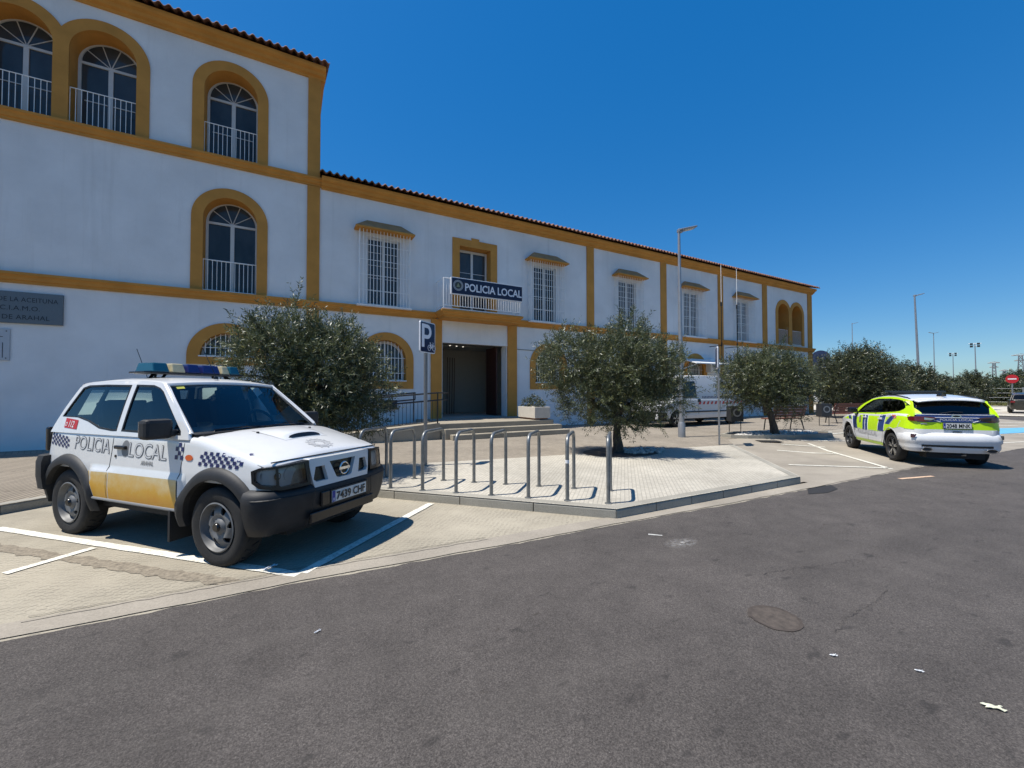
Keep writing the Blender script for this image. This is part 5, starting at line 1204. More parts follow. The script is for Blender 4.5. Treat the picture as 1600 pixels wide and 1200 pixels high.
# side livery
for sg in (1, -1):
    top = [(2.33, 1.0), (1.5, 1.02), (.5, 1.055), (0, 1.085), (-.66, 1.10)]
    up = [(-.66, .80), (-.45, .82), (.45, .66), (.75, .64), (2.0, .62), (2.22, .64), (2.3, .84), (3.05, .84), (3.1, .88)]+[(3.0, .90), (2.6, .96)]+top
    c.decal('yellow_film', [up], FLUO, sg, .003)
    for x0, x1, sl, z0 in ((2.02, 2.30, -.10, .63), (1.33, 1.66, .0, .63), (.38, .72, .10, .66), (.05, .30, .30, .84), (2.42, 2.62, -.12, .85)):
        zt = 1.0 if x0 > 1 else 1.05
        if x0 > 2.4: zt = .945
        c.decal('blue_panel', [[(x0, z0), (x1, z0), (x1-sl, zt), (x0-sl, zt)]], NAVYF, sg, .0055)
    mb = MB()
    for x0, sl, z0, zt in ((2.31, -.10, .63, 1.0), (1.50, .0, .63, 1.01), (1.32, 0, .63, 1.01), (.73, .10, .66, 1.04), (.37, .10, .70, 1.05), (.31, .30, .84, 1.07), (.04, .3, .84, 1.07), (-.35, .10, .80, .95)):
        mb.tube([(x0-sl*t, sg*(c.side(x0-sl*t, z0+(zt-z0)*t)+.005), z0+(zt-z0)*t) for t in np.linspace(0, 1, 8)], .008, 5)
    mb.build('white_pinstripe', WF, kg)
    c.decal('sill_film', [[(.50, .315), (2.25, .315), (2.25, .385), (.50, .40)]], FLUO, sg, .004)
    mb = MB(); f = c.on_side(sg, .0075); n = 20
    mb.add([f(1.83+.065*math.cos(2*math.pi*i/n), .88+.095*math.sin(2*math.pi*i/n)) for i in range(n)], [tuple(range(n))], 0); f = c.on_side(sg, .009); mb.add([f(1.83+.04*math.cos(2*math.pi*i/n), .88+.055*math.sin(2*math.pi*i/n)) for i in range(n)], [tuple(range(n))], 1); mb.build('door_crest', [mat('grey_badge_film', (.12, .12, .13), .5, var=0), mat('olive_badge_film', (.30, .28, .08), .5, var=0)], kg)
    mb = MB()
    def putk(txt, size, xr, z, off, **kk):
        V, F = text2d(txt, size, **kk); xm = V[:, 0].max()
        if sg > 0: mb.add([(xr-u, (c.side(xr-u, z+v)+off), z+v) for u, v in V], F)
        else: mb.add([(xr-xm+u, -(c.side(xr-xm+u, z+v)+off), z+v) for u, v in V], F)
    putk('POLICIA LOCAL', .19, 2.02, .52, .004, bold=.004, wscale=.92); mb.build('lettering', mat('pale_grey_film', (.38, .38, .40), .4, var=0), kg)
    c.decal('emergency_flash', [[(-.28, 1.0), (-.12, 1.0), (-.02, 1.075), (-.2, 1.085)]], mat('salmon_film', (.62, .12, .07), .4, var=0), sg, .0058)
    shut(c, [(.42, 1.08), (.40, .75), (.47, .55), (.55, .33)], sg); shut(c, [(1.36, 1.05), (1.33, .8), (1.32, .33)], sg); shut(c, [(2.25, 1.0), (2.28, .7), (2.24, .4)], sg)
    for x in (1.52, .58):
        mb = MB(); mb.cbox((x, sg*(c.side(x, .95)+.022), .945), (.20, .03, .035)); mb.lathe([(0, 0), (.05, 0), (.05, .004)], 16, 0, 'y', (x-.02, sg*(c.side(x, .95)+.004), .945)); mb.build('door_handle', WHITE2, kg, bevel=.01)
    mb = MB(); mb.cbox((2.08, sg*1.01, 1.12), (.16, .24, .15)); m_ = mb.build('door_mirror', BLKG, kg, bevel=.04); mb = MB(); mb.cbox((2.10, sg*.88, 1.06), (.08, .1, .05)); mb.build('mirror_arm', BLKG, m_)
    mb = MB(); mb.tube([(x, sg*(c.gy(x, float(np.interp(x, (-.45, .3, .9, 1.35), (1.53, 1.59, 1.59, 1.55))))-.03), float(np.interp(x, (-.45, -.3, .3, .9, 1.25, 1.35), (1.535, 1.585, 1.635, 1.635, 1.60, 1.565)))) for x in (-.45, -.3, 0, .3, .6, .9, 1.25, 1.35)], .014, 6); mb.build('roof_rail', BLKG, kg)
    c.flare(0, .415, .44, .006, WHITE2, 5, 175, 'arch_lip'); c.flare(2.71, .415, .44, .006, WHITE2, 5, 175, 'arch_lip')
mb = MB(); mb.box(.72, -.62, 1.70, 1.02, .62, 1.745); mb.box(.76, -.56, 1.66, .98, .56, 1.70); mb.cbox((.87, 0, 1.66), (.1, 1.2, .03)); mb.build('light_bar', mat('dark_beacon_bar', (.018, .025, .03), .2, var=.05), kg, bevel=.012)
mb = MB(); mb.lathe([(0, 0), (.06, 0), (.05, .035), (0, .05)], 14, 0, 'z', (-.25, 0, 1.625)); mb.cbox((-.42, 0, 1.635), (.14, .03, .05)); mb.build('roof_aerial', BLKG, kg)
mb = MB(); mb.box(-.6, -.70, .55, 2.2, .70, .9); mb.build('cabin_trim', DARK, kg); c.seats([(1.2, (-.36, .36), 1.36), (.25, (-.40, .40), 1.34)], zc=.95)
mb = MB(); mb.tube([rw(.5, .02, .02), rw(.1, .12, .03), rw(-.2, .1, .02)], .009, 5); mb.build('rear_wiper', INK, kg)
def corner(o, sg):
    def f(p, z):
        R0 = .24; x = -.86+R0*(1-math.cos(p)); y = c_.side(x, z)-R0*(1-math.sin(p)); return (x-math.cos(p)*o, sg*(y+math.sin(p)*o), z)
    return f
c_ = k_
for sg in (1, -1): mb = MB(); sheet(mb, [[(.25, .79), (1.571, .80), (1.571, 1.06), (.25, 1.08)]], corner(.006, sg), step=.12); mb.build('corner_film', FLUO, kg, smooth=True)
# taller waistline: lift everything between bumper and window sill a little
for o_ in kg.children:
    if o_.type == 'MESH' and o_.location.length < 1e-6:
        for v_ in o_.data.vertices:
            z_ = v_.co.z; b_ = 0 if z_ < .45 else min(1, (z_-.45)/.45) if z_ < 1.22 else max(0, (1.58-z_)/.36)
            v_.co.z = z_+.068*b_
# ---- 3. white van parked against the building ----
vn = thing('parked_van', 'white panel van with red and navy stripes parked along the building between two olive trees', 'van', (18.15, 12.75, PZ+.01), math.pi)
# nose points to -X (left in the picture)
v = Car(vn, wb=3.75, hub=.33, Ra=.40, x0=-.85, x1=4.70, rc=.2, rs=.10, nr=.05, pw=2.6, tuck=.2, lean=.02,
        W=[(-.85, .93), (0, .95), (3.75, .95), (4.7, .86)], zs=[(-.85, 1.2), (3.15, 1.2), (3.85, 1.12), (4.7, .86)], zt=[(-.85, 1.22), (3.15, 1.22), (3.85, 1.16), (4.7, .90)],
        sill=lambda x: .34, ribs=[(.50, .56, .018)], ribx=(.45, 3.30), paint=m_paint('dull_white_van_paint', (.58, .58, .57), .4, .3, .15))
c = v; c.body()
for xa in (0, 3.75):
    for sg in (-1, 1): c.wheel('alloy', .335, .21, .83, xa, sg)
c.gb = ip([(-.85, .925), (4.1, .925)]); c.gz0 = 1.15; c.tumble = .05
c.greenhouse([(-.84, 1.12), (4.05, 1.12), (3.8, 1.32), (3.4, 1.80), (3.15, 2.08), (2.95, 2.16), (-.80, 2.18), (-.84, 2.1)], [[(2.48, 1.22), (3.7, 1.22), (3.3, 1.75), (3.07, 1.93), (2.50, 1.95)]], c.paint, CGD)
c.roof([(-.84, 2.12), (-.70, 2.18), (1.0, 2.19), (2.85, 2.16), (3.17, 2.06)], [(-.84, 0), (0, .05), (2.7, .05), (3.17, .03)], c.paint)
c.ws((4.17, 3.95, 1.16, .84, 3.19, 3.11, 2.08, .78))
for sg in (1, -1):
    mb = MB(); mb.tube([(x, sg*(c.side(x, .60)+.004), .62) for x in np.linspace(.42, 3.30, 12)], .035, 6); mb.build('rubbing_strip', BLKG, vn)
    mb = MB(); f = c.on_side(sg, .005)
    for i in range(14): x = 2.40-.27*i; x > -.7 and mb.add([f(x, .93), f(x-.13, .93), f(x-.20, 1.06), f(x-.07, 1.06)], [(0, 1, 2, 3)])
    mb.build('red_stripe', REDI, vn)
    mb = MB()
    for i in range(22): x = 2.1-.10*i; x > -.7 and mb.add([(x, sg*(c.gy(x, 1.2)+.005), 1.20), (x-.05, sg*(c.gy(x, 1.2)+.005), 1.20), (x-.02, sg*(c.gy(x, 1.28)+.005), 1.29), (x+.03, sg*(c.gy(x, 1.28)+.005), 1.29)], [(0, 1, 2, 3)])
    mb.build('checker_band', NAVC, vn)
    for x in (2.40, .9):
        mb = MB(); mb.tube([(x, sg*(c.gy(x, 1.2)+.002), 1.18), (x, sg*(c.gy(x, 2.0)+.002), 2.05)], .006, 5); mb.tube([(x, sg*(c.side(x, z)+.002), z) for z in (.45, .7, 1.1)], .006, 5); mb.build('panel_gap', SHUT, vn)
    mb = MB(); mb.cbox((2.36, sg*.955, 1.10), (.16, .03, .12)); mb.build('door_handle', INK, vn)
    mb = MB(); mb.cbox((3.62, sg*1.08, 1.42), (.14, .20, .30)); mb.build('door_mirror', BLKG, vn, bevel=.03)
    mb = MB(); mb.cbox((-.84, sg*.86, 1.35), (.06, .12, .5)); mb.build('tail_lamp', REDL, vn); mb = MB(); mb.cbox((4.55, sg*.72, .82), (.25, .26, .16)); mb.build('headlamp', REFL, vn, bevel=.04)
mb, _ = front_loft('b', 4.77, [(-.1, .28), (0, .32), (.02, .6), (-.08, .66)], PLAST, .90, 4.35, k=.1, rend=.2); mb.build('front_bumper', BLKG, vn, smooth=True, sharp=50)
mb = MB(); mb.box(-.95, -.88, .34, -.80, .88, .62); mb.build('rear_bumper', BLKG, vn, bevel=.02)
mb = MB(); mb.box(-.7, -.8, .5, 3.7, .8, 1.1); mb.build('cabin_trim', DARK, vn)
# ---- 4. distant cars ----
def plain_car(name, label, loc, rz, paint, sc=1, group=None):
    t = thing(name, label, 'car', loc, rz, group, sc)
    c = Car(t, wb=2.55, hub=.31, Ra=.36, x0=-.75, x1=3.3, rc=.22, rs=.09, nr=.05, pw=2.4, tuck=.3, lean=.1, W=[(-.75, .80), (0, .87), (2.5, .87), (3.3, .76)], zs=[(-.75, .98), (2.0, .95), (3.3, .68)], zt=[(-.75, 1.0), (2.1, .99), (3.3, .71)], sill=lambda x: .28, ribs=[], ribx=(.4, 2.1), paint=paint)
    c.body()
    for xa in (0, 2.55):
        for sg in (-1, 1): c.wheel('alloy', .32, .2, .76, xa, sg)
    c.gb = ip([(-.7, .79), (2.2, .82)]); c.gz0 = .95; c.tumble = .25
    c.greenhouse([(-.7, .95), (2.25, .93), (1.75, 1.2), (1.35, 1.38), (.8, 1.44), (0, 1.42), (-.45, 1.33)], [[(.75, 1.0), (1.95, .99), (1.6, 1.2), (1.3, 1.33), (.77, 1.37)], [(-.35, 1.02), (.7, 1.0), (.7, 1.37), (.1, 1.35), (-.25, 1.27)]], paint, CGD)
    c.roof([(-.45, 1.33), (0, 1.41), (.8, 1.44), (1.35, 1.38)], [(-.45, .03), (.5, .05), (1.35, .03)], paint)
    c.ws((2.35, 2.2, .98, .74, 1.36, 1.32, 1.40, .62)); c.ws((-.74, -.7, .98, .70, -.45, -.45, 1.34, .60), name='rear_window', glass=CGD)
    mb = MB(); mb.box(-.6, -.65, .4, 2.1, .65, .85); mb.build('cabin_trim', DARK, t)
    for sg in (1, -1): mb = MB(); mb.cbox((-.74, sg*.66, .82), (.06, .22, .14)); mb.build('tail_lamp', REDL, t, bevel=.02)
    return t
plain_car('parked_car', 'dark hatchback at the far right edge of the photo, beyond the no-entry sign', (46.6, 8.1, .06), math.radians(12), m_paint('dark_olive_paint', (.02, .018, .012)), sc=1.0)
plain_car('parked_car', 'small white car parked far off between the building corner and the olive tree', (60.2, 26.8, .06), math.radians(100), WHITE2, sc=1.1)
# ================= STREET FURNITURE =================
GALV = mat('galvanised_steel', (.23, .235, .24), .5, metal=.5, var=.12, nscale=12); RACKM = mat('weathered_steel_tube', (.20, .205, .20), .38, metal=.45, var=.25, nscale=14, dirt=((.35, .33, .30), 25, .60, .6))
def rack(x, y, label):
    t = thing('bike_rack', label, 'bike rack', (x, y, PZ+.006), math.radians(45.86), 'bike racks along the kerb')
    R = .13; Lg = .73; H_ = .86; pts = [(0, 0, 0), (0, 0, H_-R)]
    for i in range(1, 8): a = math.pi/2*i/8; pts.append((R-R*math.cos(a), 0, H_-R+R*math.sin(a)))
    pts += [(R, 0, H_), (Lg-R, 0, H_)]
    for i in range(1, 8): a = math.pi/2*i/8; pts.append((Lg-R+R*math.sin(a), 0, H_-R+R*math.cos(a)))
    pts += [(Lg, 0, H_-R), (Lg, 0, 0)]
    mb = MB(); mb.tube(pts, .026, 14); mb.build('hoop', RACKM, t, smooth=True)
    for xx in (0, Lg): mb = MB(); mb.lathe([(.026, 0), (.05, 0), (.05, .006), (.028, .01)], 16, 0, 'z', (xx, 0, .0)); mb.build('base_collar', RACKM, t)
    return t
names = ['first bike rack from the right, at the kerb corner, seen edge-on', 'second bike rack from the right, with a pale sticker on its front leg', 'third bike rack from the right', 'fourth bike rack from the right', 'middle bike rack, fifth from the right', 'bike rack just right of the parking sign post, sixth from the right', 'bike rack beside the off-road car headlamp, seventh from the right', 'bike rack half hidden behind the off-road car bonnet, last in the row']
for i, nme in enumerate(names):
    t = rack(3.698-.3845*i, 4.129+.3755*i, nme)
    if i == 1:
        mb = MB(); mb.lathe([(.0268, .50), (.0268, .545)], 14, 0, 'z'); mb.build('sticker', WF, t)
# bicycle parking sign
sp = thing('parking_sign', 'blue bicycle parking sign with a white P on a grey post', 'sign', (2.43, 8.03, PZ), math.radians(37))
mb = MB(); mb.box(-.04, -.02, 0, .04, .02, 2.80); mb.build('post', GALV, sp, bevel=.006)
def rrect(w, h, r, n=6): return [(sx*(w-r)+r*math.cos(a), sz*(h-r)+r*math.sin(a)) for sx, sz, a0 in ((1, 1, 0), (-1, 1, 90), (-1, -1, 180), (1, -1, 270)) for a in [math.radians(a0+90*i/n) for i in range(n+1)]]
mb = MB(); W2, H2, zc = .25, .31, 2.56
mb.prism(rrect(W2, H2, .04), lambda u, v: (u, -.05, zc+v), lambda u, v: (u, -.022, zc+v)); mb.build('sign_plate', SIGNW, sp)
SB = mat('traffic_blue', (.006, .010, .050), .3, var=0)
mb = MB(); mb.prism(rrect(W2-.018, H2-.018, .03), lambda u, v: (u, -.0535, zc+v), lambda u, v: (u, -.0505, zc+v)); mb.build('sign_face', SB, sp)
mb = MB(); fs = lambda u, v: (u, -.0555, zc+v)
o_ = [(-.205, -.20), (-.12, -.20), (-.12, -.03), (-.03, -.03)]+arc(-.03, .115, .145, -90, 90, 16)+[(-.205, .26)]
sheet(mb, [o_, [(-.12, .045), (-.03, .045)]+arc(-.03, .115, .07, -90, 90, 12)+[(-.12, .185)]], fs)
def ln(a, b, r=.009): mb.tube([fs(*a), fs(*b)], r*.8, 5)
for cx in (0.045, .20): mb.tube([fs(cx+.048*math.cos(2*math.pi*i/20), -.20+.055*math.sin(2*math.pi*i/20)) for i in range(20)], .006, 5, closed=True)
for a, b in (((.045, -.20), (.085, -.135)), ((.085, -.135), (.165, -.135)), ((.165, -.135), (.20, -.20)), ((.165, -.135), (.12, -.20)), ((.12, -.20), (.085, -.135)), ((.045, -.20), (.12, -.20)), ((.08, -.135), (.075, -.105)), ((.055, -.10), (.09, -.10)), ((.165, -.135), (.175, -.095)), ((.175, -.095), (.155, -.09))): ln(a, b)
mb.build('symbol', LETW, sp)
# sign seen edge-on (its face looks up the street)
t = thing('street_sign', 'square sign seen edge-on on a thin grey post left of the white van tail', 'sign', (10.57, 7.28, PZ), math.radians(39))
mb = MB(); mb.box(-.045, -.022, 0, .045, .022, 2.72); mb.build('post', GALV, t, bevel=.005)
mb = MB(); mb.prism(rrect(.30, .30, .04), lambda u, v: (u, .024, 2.42+v), lambda u, v: (u, .05, 2.42+v)); mb.build('sign_plate', SIGNW, t)
mb = MB(); mb.prism(rrect(.28, .28, .03), lambda u, v: (u, .0505, 2.42+v), lambda u, v: (u, .053, 2.42+v)); mb.build('sign_face', SB, t)
# street lamps
LAMP = mat('grey_lamp_steel', (.30, .31, .33), .45, metal=.5, var=.1)
def lamp(label, x, y, z0, h, az, arms=1, r=.085, lean=0, L=.62):
    t = thing('street_lamp', label, 'street lamp', (x, y, z0), az, 'street lamps')
    mb = MB(); lx = lean*h; mb.tube([(0, 0, 0), (lx, 0, h)], [r, r*.48], 14); mb.lathe([(r*1.02, .0), (r*1.35, 0), (r*1.35, .42), (r*1.02, .5)], 14, 0, 'z') if r > .08 else None; mb.build('pole', LAMP, t, smooth=True, sharp=50)
    for s_ in ((1,) if arms == 1 else (1, -1)):
        mb = MB(); Rm = Matrix.Rotation(-s_*math.radians(14), 3, 'Y'); mb.cbox((lx+s_*(L*.5-.02), 0, h+.10), (L, .27, .055), 0, Rm); hd = mb.build('lamp_head', LAMP, t, bevel=.02)
        mb = MB(); mb.cbox((lx+s_*.04, 0, h+.02), (.16, .14, .12)); mb.build('bracket', LAMP, hd, bevel=.02)
        mb = MB(); mb.cbox((lx+s_*(L*.55), 0, h+.082), (L*.5, .2, .02), 0, Rm); mb.build('lens', PVC, hd)
    return t
def at(dirx, diry, dist): return dirx*dist, diry*dist
lamp('tall silver street lamp standing in front of the white van', 11.33, 9.13, PZ, 6.78, math.radians(-20), lean=-.004)
x, y = at(.9591, .2830, 45); lamp('tall leaning street lamp behind the patrol car', x, y, 0, 1.57+.1697*45-.1, math.radians(-20), r=.11, lean=-.035, L=.8)
x, y = at(.964, .266, 140); lamp('double-armed street lamp beyond the trees, between the leaning lamp and the floodlights', x, y, 0, 1.57+.1015*140-.1, math.radians(-35), arms=2, r=.13, L=1.1)
x, y = at(.93, .367, 100); lamp('distant single-arm street lamp rising behind the large olive tree right of the building', x, y, 0, 1.57+.1304*100-.1, math.radians(-30), r=.11, L=1.1)
def flood(label, dx, dy, dist, sl, sz, r=.12, lean=0):
    x, y = at(dx, dy, dist); h = 1.57+sl*dist; t = thing('floodlight_mast', label, 'floodlight mast', (x, y, 0), math.atan2(dy, dx)-math.pi/2, 'floodlight masts')
    mb = MB(); mb.tube([(-lean*h, 0, 0), (0, 0, h)], [r, r*.6], 10); mb.build('pole', LAMP, t)
    mb = MB()
    for s_ in (-1, 1): mb.tube([(s_*sz*2.2, 0, h), (0, 0, h)], .05, 6)
    mb.tube([(-sz*1.2, 0, h-sz), (sz*1.2, 0, h-sz)], .05, 6); mb.build('crossbar', LAMP, t)
    for i in (-1, 1):
        for j in (0, 1):
            mb = MB(); mb.cbox((i*sz*1.15, -.1, h-.1-j*sz*1.15), (sz*1.0, .35, sz*.8), 0, Matrix.Rotation(.3, 3, 'X')); mb.build('floodlight', mat('dark_floodlight', (.05, .05, .055), .5), t)
flood('nearer four-lamp floodlight mast left of the no-entry sign', .975, .221, 150, .0790, .50, .15, -.006)
flood('four-lamp floodlight mast behind the trees, second from the right', .97, .245, 190, .065, .50, .14)
flood('tiny far floodlight mast between the trees and the first pylon', .9765, .2155, 400, .032, .5, .15)
# no-entry sign
t = thing('no_entry_sign', 'round red no-entry sign with a white bar on a thin post at far right', 'sign', (50.4, 9.47, 0), math.atan2(9.47, 50.4)-math.pi/2)
mb = MB(); mb.tube([(0, 0, 0), (0, 0, 2.8)], .05, 8); mb.build('post', GALV, t)
mb = MB(); mb.lathe([(0, -.07), (.34, -.07), (.34, -.04), (0, -.04)], 36); mb.build('sign_disc', mat('traffic_red', (.42, .012, .02), .4, var=0), t).location = (0, 0, 2.63)
mb = MB(); mb.box(-.22, -.078, 2.585, .22, -.071, 2.675); mb.build('white_bar', WF, t)
# pylons
def pylon(label, dx, dy, dist, sl, w):
    x, y = at(dx, dy, dist); h = 1.57+sl*dist; t = thing('power_pylon', label, 'pylon', (x, y, 0), math.atan2(dy, dx)-math.pi/2, 'power pylons')
    mb = MB(); r = dist*.0006
    for sx in (-1, 1):
        for sy in (-1, 1): mb.tube([(sx*w*.5, sy*w*.5, 0), (sx*w*.22, sy*w*.22, h)], r, 4)
    n = 9
    for i in range(n):
        z0, z1 = h*i/n, h*(i+1)/n; a, b = w*(.5-.28*i/n), w*(.5-.28*(i+1)/n)
        for sy in (-1, 1): mb.tube([(-a, sy*a, z0), (b, sy*b, z1)], r*.6, 4); mb.tube([(a, sy*a, z0), (-b, sy*b, z1)], r*.6, 4)
    mb.build('lattice', mat('pylon_steel', (.22, .23, .25), .6, metal=.3), t)
    mb = MB()
    for z, L in ((h, 1.1), (h*.86, .8)):
        mb.tube([(-w*L, 0, z), (w*L, 0, z)], r, 4); mb.tube([(-w*L, 0, z), (0, 0, z+.04*h), (w*L, 0, z)], r*.6, 4)
    mb.build('crossarm', GALV, t)
pylon('left of the three far power pylons', .979, .202, 1000, .0466, 6.0)
pylon('small middle power pylon, farthest away', .981, .192, 1500, .034, 7.0)
pylon('right-hand power pylon above the no-entry sign', .984, .176, 1000, .0568, 8.0)
# benches and bins
BW = mat('red_brown_bench_wood', (.15, .045, .022), .6, var=.25, nscale=10)
def bench(label, x, y, rz):
    t = thing('park_bench', label, 'bench', (x, y, PZ), rz, 'red-brown benches by the trees')
    mb = MB()
    for i in range(4): mb.box(-.85, -.02+.11*i, .43, .85, .07+.11*i, .465)
    mb.build('seat', BW, t, bevel=.005); mb = MB()
    for i in range(4): mb.box(-.85, .44+.035*i, .52+.11*i, .85, .465+.035*i, .61+.11*i)
    mb.build('backrest', BW, t, bevel=.005)
    for sx in (-.7, .7):
        mb = MB(); mb.tube([(sx, -.02, 0), (sx, .05, .42)], .022, 6); mb.build('leg', IRON, t); mb = MB(); mb.tube([(sx, .55, 0), (sx, .42, .42), (sx, .57, .96)], .022, 6); mb.build('leg', IRON, t)
bench('red-brown bench under the olive tree nearest the building corner', 17.0, 9.2, math.radians(170))
bench('red-brown bench partly hidden behind the patrol car front', 23.4, 9.9, math.radians(165))
def bin_(label, x, y, rz):
    t = thing('litter_bin', label, 'bin', (x, y, PZ), rz, 'dark litter bins on thin legs')
    mb = MB(); mb.cbox((0, 0, .68), (.46, .34, .56)); b = mb.build('bin_body', mat('black_bin_metal', (.022, .023, .025), .5, var=.2), t, bevel=.015)
    mb = MB(); mb.lathe([(.10, -.176), (.15, -.176), (.15, -.172)], 28, 0, 'y', (0, 0, .72)); mb.build('disc', GALV, b)
    for sx in (-.21, .21): mb = MB(); mb.tube([(sx, 0, 0), (sx, 0, .42)], .014, 6); mb.build('leg', IRON, t)
bin_('dark litter bin right of the thin sign post near the van tail', 14.5, 9.35, math.radians(-30))
bin_('dark litter bin on thin legs just right of the building corner', 20.7, 9.25, math.radians(-30))
# totem, low buildings far off behind the corner
t = thing('totem_sign', 'dark blue round-topped totem sign standing behind the building corner', 'sign', (62.0, 28.0, 0), math.radians(-60))
mb = MB(); l = archp(0, 1.05, 1.7, 6.1, 20); mb.prism(l, lambda u, v: (u, -.2, v), lambda u, v: (u, .2, v)); mb.build('panel', mat('deep_blue_panel', (.010, .022, .07), .5), t); mb = MB(); mb.box(-.35, -.15, 0, .35, .15, 1.7); mb.build('stand', IRON, t)
t = thing('service_station', 'low flat building with white roof band and red base far behind the trees', 'building', (84, 38, 0), math.radians(-65))
mb = MB(); mb.box(-16, -3, 4.3, 9, 3, 5.6); mb.build('roof', WALL, t); mb = MB(); mb.box(-15, -2.5, 0, 8, 2.5, 4.3); mb.build('wall', mat('brown_shopfront', (.06, .045, .04), .6, nscale=.5, var=.5), t); mb = MB(); mb.box(-15, -2.7, 0, 8, -2.55, .9); mb.build('plinth', mat('red_brick_plinth', (.25, .07, .03), .8), t)
# low reddish bank and fence posts far right
mb = MB()
def bank(a, b): 
    x = 86+3*math.sin(a*9)+8*b; y = 6+26*a; return (x, y, -.1+1.9*math.sin(min(1, b*2)*math.pi/2)*(1 if b < .8 else 0)+.25*math.sin(a*31)*b)
mb.grid(bank, 50, 8); tag(mb.build('hill', mat('red_earth', (.17, .095, .06), .95, var=.4, nscale=.6), smooth=True), kind='structure')
t = thing('wire_fence', 'thin wire fence with pale posts along the dry verge at far right', 'fence', (70, 6, 0), 0)
mb = MB()
for i in range(8): mb.tube([(0, i*3.2, 0), (0, i*3.2, 2.1)], .045, 6)
mb.build('post', LAMP, t); mb = MB()
for z in (.5, 1.0, 1.5, 2.0): mb.tube([(0, 0, z), (0, 22.4, z)], .012, 4)
mb.build('wire', LAMP, t)
# ring of a manhole paved over, chalky patch, litter
RING = mat('worn_brown_asphalt_ring', (.060, .047, .038), .9, var=.3, nscale=20)
flat('manhole_disc', [[(2.985+.155*math.cos(a), 1.655+.155*math.sin(a)) for a in [2*math.pi*i/40 for i in range(40)]]], .0076, mat('worn_manhole_patch', (.078, .062, .050), .9, var=.35, nscale=26, bump=.6, bscale=90))
flat('manhole_ring', [[(2.985+.165*math.cos(a)+random.uniform(-.008, .008), 1.655+.165*math.sin(a)) for a in [2*math.pi*i/40 for i in range(40)]], [(2.985+.143*math.cos(a), 1.655+.143*math.sin(a)+random.uniform(-.008, .008)) for a in [2*math.pi*i/40 for i in range(40)]]], .0085, RING)
CR1 = [(3.16, 1.36), (3.30, 1.39), (3.42, 1.41), (3.62, 1.42), (3.95, 1.42), (4.35, 1.50)]
CR2 = [(3.98, 1.30), (4.12, 1.36), (4.22, 1.39), (4.35, 1.46)]
CR3 = [(3.60, 2.10), (4.0, 2.02), (4.35, 1.92), (4.7, 1.85)]
CR4 = [(4.85, 1.60), (4.95, 1.50), (5.0, 1.44)]
def m_chalk():
    m, nt, b = new_mat('chalky_smear'); k = NT(nt); co = k.co(); out = nt.nodes['Material Output']
    b.inputs['Base Color'].default_value = (.50, .48, .45, 1); b.inputs['Roughness'].default_value = .95
    vd = k.n('ShaderNodeVectorMath', operation='DISTANCE'); sc = k.n('ShaderNodeVectorMath', operation='MULTIPLY'); k.l(co, sc.inputs[0]); sc.inputs[1].default_value = (1, 1.9, 0)
    k.l(sc.outputs[0], vd.inputs[0]); vd.inputs[1].default_value = (3.62, 2.93*1.9, 0)
    f = k.ramp(vd.outputs['Value'], [(.01, .95), (.05, .5), (.24, 0)]); n = k.ramp(k.noise(co, 26, 6, .75), [(.42, 0), (.62, 1)])
    t = k.n('ShaderNodeBsdfTransparent'); mx = k.n('ShaderNodeMixShader'); k.l(k.math('MULTIPLY', f, n), mx.inputs[0]); k.l(t.outputs[0], mx.inputs[1]); k.l(b.outputs[0], mx.inputs[2]); k.l(mx.outputs[0], out.inputs[0]); return m
def blob(cx, cy, rx_, ry_, n=26, j=.35): return [(cx+rx_*math.cos(a)*(1+random.uniform(-j, j)), cy+ry_*math.sin(a)*(1+random.uniform(-j, j))) for a in [2*math.pi*i/n for i in range(n)]]
flat('chalk_mark', [blob(3.66, 2.93, .30, .16, j=.05)], .0080, m_chalk())
flat('chalk_streak', [[(3.53, 3.30), (3.63, 3.19), (3.61, 3.175), (3.50, 3.27)]], .0084, mat('pale_chalk', (.42, .41, .38), .95, var=.3, nscale=30))
# cracks and skid marks in the asphalt
CRK = mat('crack_tar', (.040, .034, .030), .9, var=.3)
def crack(pts, w, m=CRK, amp=.02, st=.03):
    P = jag(pts, st, amp*.5); mb = MB(); n = len(P); ws = [w*random.uniform(.4, 1.3) for _ in P]
    mb.add([(x, y+q, .0086) for (x, y), q in zip(P, ws)]+[(x, y-q, .0086) for (x, y), q in zip(P, ws)], [(i, i+1, n+i+1, n+i) for i in range(n-1)])
    tag(mb.build('road_crack', m), kind='structure')
crack(CR1, .0018, amp=.035); crack(CR3, .0022, amp=.04)
PAPER = mat('pale_paper', (.55, .55, .42), .8, var=.15, nscale=40)
def litter(label, x, y, L, W, rz, m=PAPER, z=.006):
    mb = MB(); mb.grid(lambda a, b: (L*(a-.5)+.01*math.sin(b*7), W*(b-.5)*(1+.3*math.sin(a*9)), .004+.006*abs(math.sin(a*7+b*5))), 10, 4)
    o = mb.build('paper_scrap', m, loc=(x, y, z), rot=(0, 0, rz)); tag(o, label, 'litter', 'paper scraps on the ground')
litter('largest pale crumpled paper scrap at the lower right of the road', 3.085, .669, .075, .03, -.9)
litter('white paper strip lying on the parking line in front of the front wheel', -.12, 4.28, .13, .03, .7, WF, .014)
litter('small white scrap on the road to the left of the picture centre', .19, 3.0, .035, .012, .6, WF)
litter('tiny white scrap on the road right of the worn manhole ring', 2.86, 1.25, .03, .014, -.5, WF)
litter('tiny pale scrap on the road above the largest scrap', 3.12, .95, .028, .012, -.8, WF)
